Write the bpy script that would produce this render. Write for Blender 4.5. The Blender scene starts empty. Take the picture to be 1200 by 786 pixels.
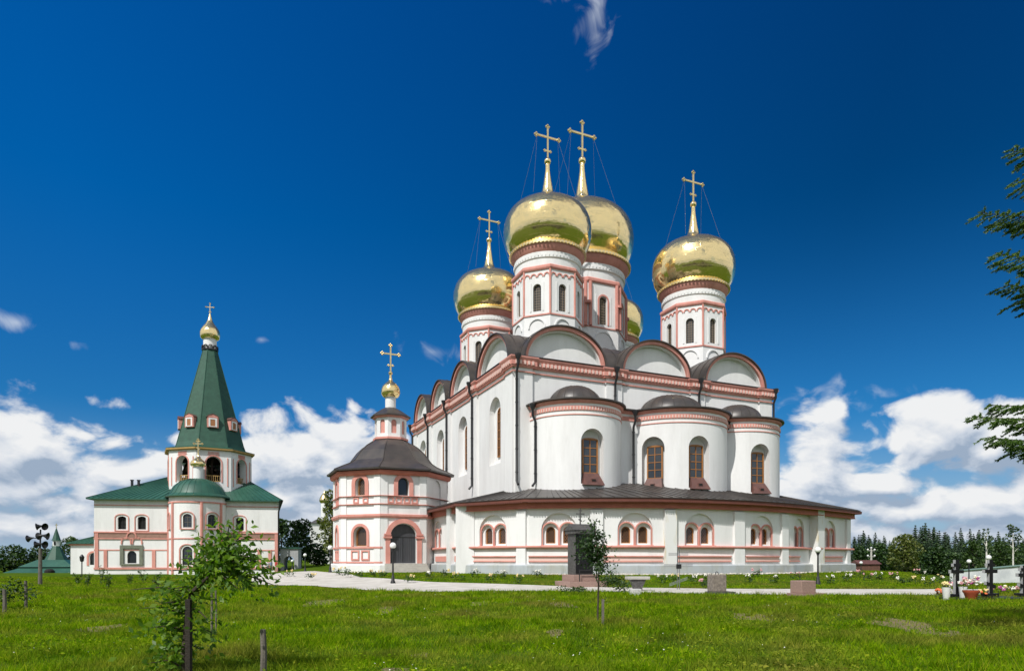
import bpy, bmesh, math, random
import numpy as np
from mathutils import Vector, Matrix, noise
R = math.radians
sc = bpy.context.scene
col = sc.collection
rng = np.random.default_rng(7)
random.seed(7)
# ------------------------------------------------------------------ camera, sky, sun, exposure
EYE, FPX, HX, HY = 1.7, 773.0, 600.0, 655.0       # eye height; focal length and horizon point in photo pixels (1200 wide)
cam_d = bpy.data.cameras.new('camera'); cam = bpy.data.objects.new('camera', cam_d); col.objects.link(cam)
cam.location = (0, 0, EYE); cam.rotation_euler = (R(90), 0, 0)
cam_d.sensor_width = 36; cam_d.lens = 36 * FPX / 1200; cam_d.shift_y = (HY - 393) / 1200
cam_d.clip_end = 6000; sc.camera = cam
SUN_EL, SUN_H = R(50), Vector((-0.50, -0.866))
SUN = Vector((SUN_H.x * math.cos(SUN_EL), SUN_H.y * math.cos(SUN_EL), math.sin(SUN_EL)))
sun_d = bpy.data.lights.new('sun', 'SUN'); sun = bpy.data.objects.new('sun', sun_d); col.objects.link(sun)
sun_d.energy = 4.3; sun_d.angle = R(0.5); sun_d.color = (1.0, 0.97, 0.92)
sun.rotation_euler = (-SUN).to_track_quat('-Z', 'Y').to_euler(); sun.location = (-30, -50, 80)
sc.view_settings.view_transform = 'Standard'; sc.view_settings.look = 'None'
sc.view_settings.exposure = 0.0; sc.view_settings.gamma = 1.0; sc.view_settings.use_curve_mapping = False
sc.render.engine = 'CYCLES'
sc.cycles.max_bounces = 6; sc.cycles.diffuse_bounces = 3; sc.cycles.glossy_bounces = 4
sc.cycles.transparent_max_bounces = 8; sc.cycles.caustics_reflective = False; sc.cycles.caustics_refractive = False
try: sc.cycles.use_denoising = True
except Exception: pass

world = bpy.data.worlds.new("World"); sc.world = world; world.use_nodes = True
WSTR = 0.10
def build_world():
    nt = world.node_tree; N = nt.nodes; L = nt.links; N.clear()
    def nd(t, tree=None, **kw):
        n = (tree or nt).nodes.new(t)
        for k, v in kw.items(): setattr(n, k, v)
        return n
    # ---- cloud field: input (azimuth, elevation, 0) -> density
    g = bpy.data.node_groups.new('cloud_field', 'ShaderNodeTree')
    g.interface.new_socket('p', in_out='INPUT', socket_type='NodeSocketVector')
    g.interface.new_socket('d', in_out='OUTPUT', socket_type='NodeSocketFloat')
    gi = nd('NodeGroupInput', g); go = nd('NodeGroupOutput', g)
    def m(op, a, b=None, c=None, tree=g):
        n = nd('ShaderNodeMath', tree, operation=op)
        for i, v in enumerate((a, b, c)):
            if v is None: continue
            if isinstance(v, (int, float)): n.inputs[i].default_value = v
            else: tree.links.new(v, n.inputs[i])
        return n.outputs[0]
    P = gi.outputs[0]
    def azel(px, py):
        az = math.atan((px - HX) / FPX); el = math.atan((HY - py) / FPX * math.cos(az)); return az, el
    blobs = [  # photo px centre, half width, half height, weight
        (35, 520, 115, 46, 1.10), (128, 552, 95, 36, 1.02), (20, 575, 90, 30, 0.95), (175, 592, 170, 24, 0.85), (60, 618, 160, 24, 0.90), (240, 556, 95, 36, 0.90),
        (360, 540, 84, 52, 1.14), (415, 520, 60, 36, 0.98), (330, 582, 110, 26, 0.82), (400, 615, 160, 22, 0.9),
        (470, 560, 80, 30, 0.74), (968, 522, 44, 42, 0.90), (950, 562, 84, 36, 0.94), (1030, 567, 85, 26, 0.82), (1105, 505, 78, 40, 1.14), (1185, 515, 90, 44, 1.10),
        (1050, 598, 150, 24, 0.95), (1170, 585, 130, 26, 0.95), (1120, 624, 190, 20, 0.85), (945, 612, 120, 22, 0.9), (1260, 560, 90, 50, 0.98), (-70, 545, 100, 60, 0.98), (980, 486, 30, 34, .6)]
    acc = None
    for (px, py, hw, hh, w) in blobs:
        az, el = azel(px, py); s = math.cos(az) ** 2 / FPX
        sub = nd('ShaderNodeVectorMath', g, operation='SUBTRACT'); g.links.new(P, sub.inputs[0]); sub.inputs[1].default_value = (az, el, 0)
        mul = nd('ShaderNodeVectorMath', g, operation='MULTIPLY'); g.links.new(sub.outputs[0], mul.inputs[0])
        mul.inputs[1].default_value = (1 / (hw * s * 1.25), 1 / (hh / FPX * math.cos(az) * 1.25), 0)
        ln = nd('ShaderNodeVectorMath', g, operation='LENGTH'); g.links.new(mul.outputs[0], ln.inputs[0])
        v = m('SUBTRACT', w, m('MULTIPLY', ln.outputs[1], max(w, .9)))
        acc = v if acc is None else m('SMOOTH_MAX', acc, v, 0.18)
    sep = nd('ShaderNodeSeparateXYZ', g); g.links.new(P, sep.inputs[0])
    # broken cumulus over the rest of the sky (beside and behind the photographer)
    back = m('SMOOTHSTEP' if False else 'MULTIPLY', 1.0, 1.0)
    mr = nd('ShaderNodeMapRange', g, interpolation_type='SMOOTHSTEP'); mr.inputs[1].default_value = 0.85; mr.inputs[2].default_value = 1.25
    g.links.new(m('ABSOLUTE', sep.outputs[0]), mr.inputs[0])
    mr2 = nd('ShaderNodeMapRange', g, interpolation_type='SMOOTHSTEP'); mr2.inputs[1].default_value = 1.25; mr2.inputs[2].default_value = 0.75
    g.links.new(sep.outputs[1], mr2.inputs[0])
    nb = nd('ShaderNodeTexNoise', g); nb.inputs['Scale'].default_value = 2.6; nb.inputs['Detail'].default_value = 2; g.links.new(P, nb.inputs['Vector'])
    far = m('MULTIPLY', m('MULTIPLY', mr.outputs[0], mr2.outputs[0]), m('MULTIPLY', m('SUBTRACT', nb.outputs[0], 0.20), 2.6))
    far = m('SUBTRACT', far, m('MULTIPLY', m('SUBTRACT', 1.0, mr.outputs[0]), 1.2))
    acc = m('SMOOTH_MAX', acc, far, 0.1)
    sc_ = nd('ShaderNodeVectorMath', g, operation='MULTIPLY'); g.links.new(P, sc_.inputs[0]); sc_.inputs[1].default_value = (1.0, 1.55, 1.0)
    w1 = nd('ShaderNodeTexNoise', g); w1.inputs['Scale'].default_value = 9; w1.inputs['Detail'].default_value = 1; g.links.new(sc_.outputs[0], w1.inputs['Vector'])
    wo = nd('ShaderNodeVectorMath', g, operation='SCALE'); wo.inputs['Scale'].default_value = 0.07; g.links.new(w1.outputs['Color'], wo.inputs[0])
    wa = nd('ShaderNodeVectorMath', g, operation='ADD'); g.links.new(sc_.outputs[0], wa.inputs[0]); g.links.new(wo.outputs[0], wa.inputs[1])
    n1 = nd('ShaderNodeTexNoise', g); n1.inputs['Scale'].default_value = 13; n1.inputs['Detail'].default_value = 7; n1.inputs['Roughness'].default_value = 0.56
    g.links.new(wa.outputs[0], n1.inputs['Vector'])
    vo = nd('ShaderNodeTexVoronoi', g, feature='F1'); vo.inputs['Scale'].default_value = 26; g.links.new(wa.outputs[0], vo.inputs['Vector'])
    nz = m('ADD', m('MULTIPLY', m('SUBTRACT', n1.outputs[0], 0.5), 2.3), m('MULTIPLY', m('SUBTRACT', 0.42, vo.outputs[0]), 0.62))
    g.links.new(m('ADD', acc, nz), go.inputs[0])
    # ---- main tree
    tc = nd('ShaderNodeTexCoord'); sp = nd('ShaderNodeSeparateXYZ'); L.new(tc.outputs['Generated'], sp.inputs[0])
    mm = lambda op, a, b=None, c=None: m(op, a, b, c, nt)
    az = mm('ARCTAN2', sp.outputs[0], sp.outputs[1]); el = mm('ARCSINE', sp.outputs[2])
    cb = nd('ShaderNodeCombineXYZ'); L.new(az, cb.inputs[0]); L.new(el, cb.inputs[1])
    c0 = nd('ShaderNodeGroup'); c0.node_tree = g; L.new(cb.outputs[0], c0.inputs[0])
    of = nd('ShaderNodeVectorMath', operation='ADD'); of.inputs[1].default_value = (-0.012, 0.022, 0); L.new(cb.outputs[0], of.inputs[0])
    c1 = nd('ShaderNodeGroup'); c1.node_tree = g; L.new(of.outputs[0], c1.inputs[0])
    al = nd('ShaderNodeMapRange', interpolation_type='SMOOTHSTEP'); al.inputs[1].default_value = -0.02; al.inputs[2].default_value = 0.46; L.new(c0.outputs[0], al.inputs[0])
    lit = mm('ADD', 0.56, mm('MULTIPLY', mm('SUBTRACT', c0.outputs[0], c1.outputs[0]), 1.05))
    thick = nd('ShaderNodeMapRange'); thick.inputs[1].default_value = 0.2; thick.inputs[2].default_value = 1.3; thick.inputs[3].default_value = 0.16; thick.inputs[4].default_value = -0.14
    L.new(c0.outputs[0], thick.inputs[0])
    lowr = nd('ShaderNodeMapRange'); lowr.inputs[1].default_value = 0.02; lowr.inputs[2].default_value = 0.22; lowr.inputs[3].default_value = -0.24; lowr.inputs[4].default_value = 0.14; L.new(el, lowr.inputs[0])
    lit = mm('ADD', mm('ADD', lit, thick.outputs[0]), lowr.outputs[0])
    rp = nd('ShaderNodeValToRGB'); L.new(lit, rp.inputs[0]); e = rp.color_ramp.elements
    e[0].position = 0.12; e[0].color = (.33, .42, .55, 1); e[1].position = 1.05; e[1].color = (.87, .88, .89, 1)
    x = e.new(0.5); x.color = (.60, .66, .75, 1)
    cs = nd('ShaderNodeVectorMath', operation='SCALE'); cs.inputs['Scale'].default_value = 1.0 / WSTR; L.new(rp.outputs[0], cs.inputs[0])
    sky = nd('ShaderNodeTexSky', sky_type='NISHITA'); sky.sun_disc = False; sky.sun_elevation = SUN_EL; sky.sun_rotation = R(210)
    sky.altitude = 200; sky.air_density = 1.0; sky.dust_density = 0.25; sky.ozone_density = 2.5
    grade = nd('ShaderNodeVectorMath', operation='MULTIPLY_ADD'); L.new(sky.outputs[0], grade.inputs[0])   # polarising filter: deeper, cleaner blue
    grade.inputs[1].default_value = (.168, .50, .60); grade.inputs[2].default_value = (-.18, .06, 1.5)
    px_ = nd('ShaderNodeMapRange'); px_.inputs[1].default_value = -.50; px_.inputs[2].default_value = .42; px_.inputs[3].default_value = 1.12; px_.inputs[4].default_value = .54; L.new(sp.outputs[0], px_.inputs[0])
    pe_ = nd('ShaderNodeMapRange', interpolation_type='SMOOTHSTEP'); pe_.inputs[1].default_value = .16; pe_.inputs[2].default_value = .50; L.new(el, pe_.inputs[0])
    pol = mm('ADD', 1.0, mm('MULTIPLY', pe_.outputs[0], mm('SUBTRACT', px_.outputs[0], 1.0)))
    gpol = nd('ShaderNodeVectorMath', operation='SCALE'); L.new(grade.outputs[0], gpol.inputs[0]); L.new(pol, gpol.inputs['Scale'])
    gmax = nd('ShaderNodeVectorMath', operation='MAXIMUM'); L.new(gpol.outputs[0], gmax.inputs[0]); gmax.inputs[1].default_value = (.004, .02, .02)
    hz = nd('ShaderNodeMapRange', interpolation_type='SMOOTHSTEP'); hz.inputs[1].default_value = -.02; hz.inputs[2].default_value = .21; hz.inputs[3].default_value = .85; hz.inputs[4].default_value = 0; L.new(el, hz.inputs[0])
    hm = nd('ShaderNodeMix', data_type='RGBA'); L.new(hz.outputs[0], hm.inputs[0]); L.new(gmax.outputs[0], hm.inputs[6]); hm.inputs[7].default_value = (3.9, 4.9, 6.3, 1)
    wsp = None                                   # thin high wisps
    for (px, py, hw, hh, w) in ((20, 378, 36, 16, .62), (88, 402, 30, 16, .36), (290, 123, 38, 20, .22), (696, 20, 30, 46, .62), (650, 0, 34, 18, .35), (508, 412, 80, 22, .45), (306, 398, 16, 10, .4), (975, 466, 110, 24, .6)):
        az_, el_ = azel(px, py); s_ = math.cos(az_) ** 2 / FPX
        q = nd('ShaderNodeVectorMath', operation='SUBTRACT'); L.new(cb.outputs[0], q.inputs[0]); q.inputs[1].default_value = (az_, el_, 0)
        q2 = nd('ShaderNodeVectorMath', operation='MULTIPLY'); L.new(q.outputs[0], q2.inputs[0]); q2.inputs[1].default_value = (1 / (hw * s_ * 1.2), 1 / (hh / FPX * math.cos(az_) * 1.2), 0)
        q3 = nd('ShaderNodeVectorMath', operation='LENGTH'); L.new(q2.outputs[0], q3.inputs[0]); v_ = mm('SUBTRACT', w, q3.outputs[1]); wsp = v_ if wsp is None else mm('MAXIMUM', wsp, v_)
    wn = nd('ShaderNodeTexNoise'); wn.inputs['Scale'].default_value = 26; wn.inputs['Detail'].default_value = 5; wn.inputs['Distortion'].default_value = .7; L.new(cb.outputs[0], wn.inputs['Vector'])
    wal = nd('ShaderNodeMapRange', interpolation_type='SMOOTHSTEP'); wal.inputs[1].default_value = .05; wal.inputs[2].default_value = 1.25; wal.inputs[4].default_value = .8; L.new(mm('ADD', wsp, mm('MULTIPLY', mm('SUBTRACT', wn.outputs[0], .5), 2.4)), wal.inputs[0])
    wmx = nd('ShaderNodeMix', data_type='RGBA'); L.new(wal.outputs[0], wmx.inputs[0]); L.new(hm.outputs[2], wmx.inputs[6]); wmx.inputs[7].default_value = (7.4, 8.0, 8.8, 1)
    mix = nd('ShaderNodeMix', data_type='RGBA'); L.new(al.outputs[0], mix.inputs[0]); L.new(wmx.outputs[2], mix.inputs[6]); L.new(cs.outputs[0], mix.inputs[7])
    bg = nd('ShaderNodeBackground'); bg.inputs[1].default_value = WSTR; L.new(mix.outputs[2], bg.inputs[0])
    out = nd('ShaderNodeOutputWorld'); L.new(bg.outputs[0], out.inputs[0])
    return grade
GRADE = build_world()
try: world.cycles.sampling_method = 'MANUAL'; world.cycles.sample_map_resolution = 512
except Exception: pass

# ------------------------------------------------------------------ materials
MAT = {}
def mat(name, c1, c2=None, rough=0.8, metal=0.0, scale=1.0, bump=0.0, bscale=40, streak=False, spec=0.5, rand=None, trans=0.0, coat=0.0, lo=.35, hi=.65, detail=6):
    if name in MAT: return MAT[name]
    m_ = bpy.data.materials.new(name); m_.use_nodes = True; nt = m_.node_tree; N = nt.nodes; L = nt.links
    b = N['Principled BSDF']; out = N['Material Output']
    b.inputs['Roughness'].default_value = rough; b.inputs['Metallic'].default_value = metal
    b.inputs['Specular IOR Level'].default_value = spec; b.inputs['Coat Weight'].default_value = coat
    b.inputs['Base Color'].default_value = (*c1, 1)
    tc = N.new('ShaderNodeTexCoord'); vec = tc.outputs['Object']
    csock = None
    if c2 is not None and rand is None:
        nz = N.new('ShaderNodeTexNoise'); nz.inputs['Scale'].default_value = scale; nz.inputs['Detail'].default_value = detail; nz.inputs['Roughness'].default_value = .62
        if streak:
            mp = N.new('ShaderNodeMapping'); mp.inputs['Scale'].default_value = (1, 1, .22); L.new(vec, mp.inputs[0]); L.new(mp.outputs[0], nz.inputs['Vector'])
        else: L.new(vec, nz.inputs['Vector'])
        rp = N.new('ShaderNodeValToRGB'); L.new(nz.outputs[0], rp.inputs[0])
        rp.color_ramp.elements[0].position = lo; rp.color_ramp.elements[0].color = (*c1, 1)
        rp.color_ramp.elements[1].position = hi; rp.color_ramp.elements[1].color = (*c2, 1)
        csock = rp.outputs[0]
    if rand is not None:          # leaves: colour varies per leaf
        ge = N.new('ShaderNodeNewGeometry'); rp = N.new('ShaderNodeValToRGB'); L.new(ge.outputs['Random Per Island'], rp.inputs[0])
        rp.color_ramp.elements[0].color = (*c1, 1); rp.color_ramp.elements[1].color = (*c2, 1)
        for i, c in enumerate(rand):
            x = rp.color_ramp.elements.new((i + 1) / (len(rand) + 1)); x.color = (*c, 1)
        csock = rp.outputs[0]
    if csock is not None: L.new(csock, b.inputs['Base Color'])
    if bump > 0:
        nb = N.new('ShaderNodeTexNoise'); nb.inputs['Scale'].default_value = bscale; nb.inputs['Detail'].default_value = 5; L.new(vec, nb.inputs['Vector'])
        bp = N.new('ShaderNodeBump'); bp.inputs['Strength'].default_value = bump; bp.inputs['Distance'].default_value = 0.03; L.new(nb.outputs[0], bp.inputs['Height']); L.new(bp.outputs[0], b.inputs['Normal'])
    if trans > 0:
        tr = N.new('ShaderNodeBsdfTranslucent'); mx = N.new('ShaderNodeMixShader'); mx.inputs[0].default_value = trans
        if csock is not None:
            br = N.new('ShaderNodeMix'); br.data_type = 'RGBA'; br.blend_type = 'MULTIPLY'; br.inputs[0].default_value = 1; L.new(csock, br.inputs[6]); br.inputs[7].default_value = (1.5, 1.7, .6, 1); L.new(br.outputs[2], tr.inputs[0])
        else: tr.inputs[0].default_value = (*c1, 1)
        L.new(b.outputs[0], mx.inputs[1]); L.new(tr.outputs[0], mx.inputs[2]); L.new(mx.outputs[0], out.inputs['Surface'])
    MAT[name] = m_; return m_
PLASTER = mat('white_plaster', (.80, .795, .785), (.68, .672, .66), rough=.9, scale=.55, bump=.22, bscale=3.5, streak=True, lo=.45, hi=.8)
def weather(m_, amt):
    nt = m_.node_tree; N = nt.nodes; L = nt.links; b = N['Principled BSDF']; src = b.inputs['Base Color'].links[0].from_socket
    g = N.new('ShaderNodeNewGeometry'); mp = N.new('ShaderNodeMapping'); mp.inputs['Scale'].default_value = (1.6, 1.6, .30); L.new(g.outputs['Position'], mp.inputs[0])
    n = N.new('ShaderNodeTexNoise'); n.inputs['Scale'].default_value = 1.0; n.inputs['Detail'].default_value = 7; n.inputs['Roughness'].default_value = .7; L.new(mp.outputs[0], n.inputs['Vector'])
    r = N.new('ShaderNodeValToRGB'); L.new(n.outputs[0], r.inputs[0]); r.color_ramp.elements[0].position = .50; r.color_ramp.elements[0].color = (1, 1, 1, 1); r.color_ramp.elements[1].position = .78; r.color_ramp.elements[1].color = (1 - amt, 1 - amt * 1.04, 1 - amt * 1.12, 1)
    x = N.new('ShaderNodeMix'); x.data_type = 'RGBA'; x.blend_type = 'MULTIPLY'; x.inputs[0].default_value = 1; L.new(src, x.inputs[6]); L.new(r.outputs[0], x.inputs[7]); L.new(x.outputs[2], b.inputs['Base Color'])
weather(PLASTER, .10)
PLINTH = mat('grey_plinth', (.42, .45, .47), (.38, .375, .31), rough=.9, scale=.5, bump=.3, bscale=4, lo=.45, hi=.75)
weather(PLINTH, .35)
PINK = mat('pink_trim', (.70, .32, .265), (.60, .255, .21), rough=.85, scale=.9, bump=.12, bscale=6)
weather(PINK, .25)
ROSE = mat('rose_frieze', (.54, .185, .13), (.45, .145, .10), rough=.8, scale=1.2)
OCHRE = mat('ochre_board', (.50, .33, .12), (.42, .26, .09), rough=.8, scale=2)
ROOF = mat('dark_metal_roof', (.040, .036, .034), (.075, .062, .054), rough=.42, spec=.5, scale=.8, bump=.10, bscale=1.5)
GREEN = mat('green_metal_roof', (.020, .078, .052), (.032, .108, .072), rough=.45, scale=.35, bump=.08, bscale=2)
GREEN_TILE = mat('green_tent_roof', (.012, .060, .036), (.020, .085, .052), rough=.6, scale=1.5, bump=.3, bscale=14)
PIPE = mat('black_pipe', (.018, .018, .02), rough=.4)
COPPER = mat('brown_copper_sheet', (.15, .065, .05), (.09, .042, .036), rough=.5, scale=2)
WOOD = mat('orange_wood_frame', (.40, .17, .045), (.30, .12, .03), rough=.55, scale=6)
GLASS = mat('window_glass', (.025, .03, .035), rough=.06, spec=.9)
DARK = mat('dark_opening', (.012, .011, .010), rough=.9)
DOOR = mat('dark_grey_door', (.045, .047, .055), (.06, .062, .07), rough=.6, scale=3, streak=True)
def gold(name, c1, c2, rough):
    m_ = mat(name, c1, c2, rough=rough, metal=.90, scale=1.3, bump=0)
    nt = m_.node_tree; N = nt.nodes; L = nt.links; b = N['Principled BSDF']; tc = N['Texture Coordinate']
    sp = N.new('ShaderNodeSeparateXYZ'); L.new(tc.outputs['Object'], sp.inputs[0])
    at = N.new('ShaderNodeMath'); at.operation = 'ARCTAN2'; L.new(sp.outputs[1], at.inputs[0]); L.new(sp.outputs[0], at.inputs[1])
    cb = N.new('ShaderNodeCombineXYZ'); k = N.new('ShaderNodeMath'); k.operation = 'MULTIPLY'; k.inputs[1].default_value = 3.6; L.new(at.outputs[0], k.inputs[0])
    L.new(k.outputs[0], cb.inputs[0]); L.new(sp.outputs[2], cb.inputs[1])
    br = N.new('ShaderNodeTexBrick'); br.inputs['Scale'].default_value = 1.0; br.inputs['Mortar Size'].default_value = .006; br.inputs['Brick Width'].default_value = .75; br.inputs['Row Height'].default_value = .55
    br.inputs['Color1'].default_value = (0, 0, 0, 1); br.inputs['Color2'].default_value = (1, 1, 1, 1); br.inputs['Mortar'].default_value = (.2, .2, .2, 1)
    L.new(cb.outputs[0], br.inputs['Vector'])
    nz = N.new('ShaderNodeTexNoise'); nz.inputs['Scale'].default_value = 1.8; nz.inputs['Detail'].default_value = 3; L.new(tc.outputs['Object'], nz.inputs['Vector'])
    bp = N.new('ShaderNodeBump'); bp.inputs['Strength'].default_value = .35; bp.inputs['Distance'].default_value = .06; L.new(nz.outputs[0], bp.inputs['Height'])
    b2 = N.new('ShaderNodeBump'); b2.inputs['Strength'].default_value = .25; b2.inputs['Distance'].default_value = .01; L.new(br.outputs['Fac'], b2.inputs['Height']); L.new(bp.outputs[0], b2.inputs['Normal'])
    L.new(b2.outputs[0], b.inputs['Normal'])
    mr = N.new('ShaderNodeMapRange'); mr.inputs[3].default_value = rough * .6; mr.inputs[4].default_value = rough * 1.6; L.new(br.outputs['Color'], mr.inputs[0]); L.new(mr.outputs[0], b.inputs['Roughness'])
    return m_
GOLD = gold('gold_leaf', (.98, .76, .36), (.94, .73, .36), .13)
GOLD_D = mat('gold_ornament', (.86, .70, .38), (.70, .54, .26), rough=.28, metal=1.0, scale=4)
BLACKGR = mat('black_granite', (.008, .008, .009), (.016, .016, .017), spec=.25, rough=.4, scale=30)
GREYGR = mat('dark_grey_granite', (.05, .047, .044), (.11, .105, .10), rough=.55, scale=9, bump=.15, bscale=25)
PINKGR = mat('pink_granite', (.36, .235, .19), (.26, .17, .145), rough=.75, scale=14, bump=.35, bscale=14)
STONE = mat('weathered_stone', (.30, .25, .21), (.17, .14, .12), rough=.9, scale=9, bump=.6, bscale=12)
CONC = mat('pale_concrete', (.50, .48, .43), (.40, .385, .35), rough=.9, scale=3)
STEEL = mat('grey_steel', (.30, .31, .32), (.22, .22, .23), rough=.4, metal=.8, scale=5)
GLOBE = mat('white_lamp_globe', (.82, .82, .80), rough=.25)
IRON = mat('black_iron', (.014, .014, .015), rough=.45)
BARK = mat('brown_bark', (.075, .055, .04), (.035, .027, .02), rough=.95, scale=14, bump=.8, bscale=30, streak=True)
BIRCH = mat('birch_bark', (.62, .60, .55), (.16, .15, .14), rough=.85, scale=5, lo=.55, hi=.7)
GREYWOOD = mat('grey_weathered_wood', (.17, .15, .125), (.10, .088, .075), rough=.95, scale=12, streak=True, bump=.4, bscale=30)
LEAF_A = mat('apple_leaf', (.050, .115, .010), (.230, .330, .032), rough=.42, rand=[(.085, .175, .015), (.140, .245, .022)], trans=.42)
LEAF_D = mat('dark_tree_leaf', (.016, .042, .010), (.055, .112, .018), rough=.6, rand=[(.028, .066, .013)], trans=.22)
LEAF_M = mat('mid_green_leaf', (.028, .062, .013), (.075, .125, .026), rough=.6, rand=[(.046, .090, .017)], trans=.25)
LEAF_Y = mat('yellow_green_leaf', (.062, .092, .018), (.190, .205, .045), rough=.6, rand=[(.115, .145, .028)], trans=.25)
NEEDLE = mat('spruce_needle', (.012, .030, .011), (.042, .078, .022), rough=.6, rand=[(.021, .048, .015)], trans=.1)
NEEDLE_N = mat('near_spruce_needle', (.040, .095, .020), (.180, .270, .045), rough=.5, rand=[(.085, .170, .030)], trans=.2)
GRASSM = mat('grass_blade', (.070, .150, .003), (.330, .350, .030), rough=.8, spec=.02, rand=[(.130, .250, .003), (.180, .315, .004), (.260, .370, .009)], trans=.38)
def patchy(m_):
    """dry and lush patches across the meadow"""
    nt = m_.node_tree; N = nt.nodes; L = nt.links; b = N['Principled BSDF']; src = b.inputs['Base Color'].links[0].from_socket
    g = N.new('ShaderNodeNewGeometry')
    def nz(sc, lo, hi):
        n = N.new('ShaderNodeTexNoise'); n.inputs['Scale'].default_value = sc; n.inputs['Detail'].default_value = 5; L.new(g.outputs['Position'], n.inputs['Vector'])
        r = N.new('ShaderNodeMapRange'); r.inputs[1].default_value = lo; r.inputs[2].default_value = hi; L.new(n.outputs[0], r.inputs[0]); return r.outputs[0]
    k = N.new('ShaderNodeMix'); k.data_type = 'RGBA'; L.new(nz(.33, .45, .70), k.inputs[0]); L.new(src, k.inputs[6]); k.inputs[7].default_value = (.245, .225, .055, 1)
    h = N.new('ShaderNodeMix'); h.data_type = 'RGBA'; h.blend_type = 'MULTIPLY'; h.inputs[0].default_value = 1; L.new(k.outputs[2], h.inputs[6])
    r = N.new('ShaderNodeValToRGB'); L.new(nz(1.1, .34, .66), r.inputs[0]); r.color_ramp.elements[0].color = (.50, .58, .42, 1); r.color_ramp.elements[1].color = (1.2, 1.15, .95, 1); L.new(r.outputs[0], h.inputs[7])
    L.new(h.outputs[2], b.inputs['Base Color'])
    for l in list(L):
        if l.from_socket == src and l.to_node not in (k,): L.new(h.outputs[2], l.to_socket)
patchy(GRASSM)
STAINED = mat('stained_plaster', (.76, .755, .74), (.60, .50, .25), rough=.9, scale=1.6, bump=.2, bscale=3.5, streak=True, lo=.54, hi=.72)
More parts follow.
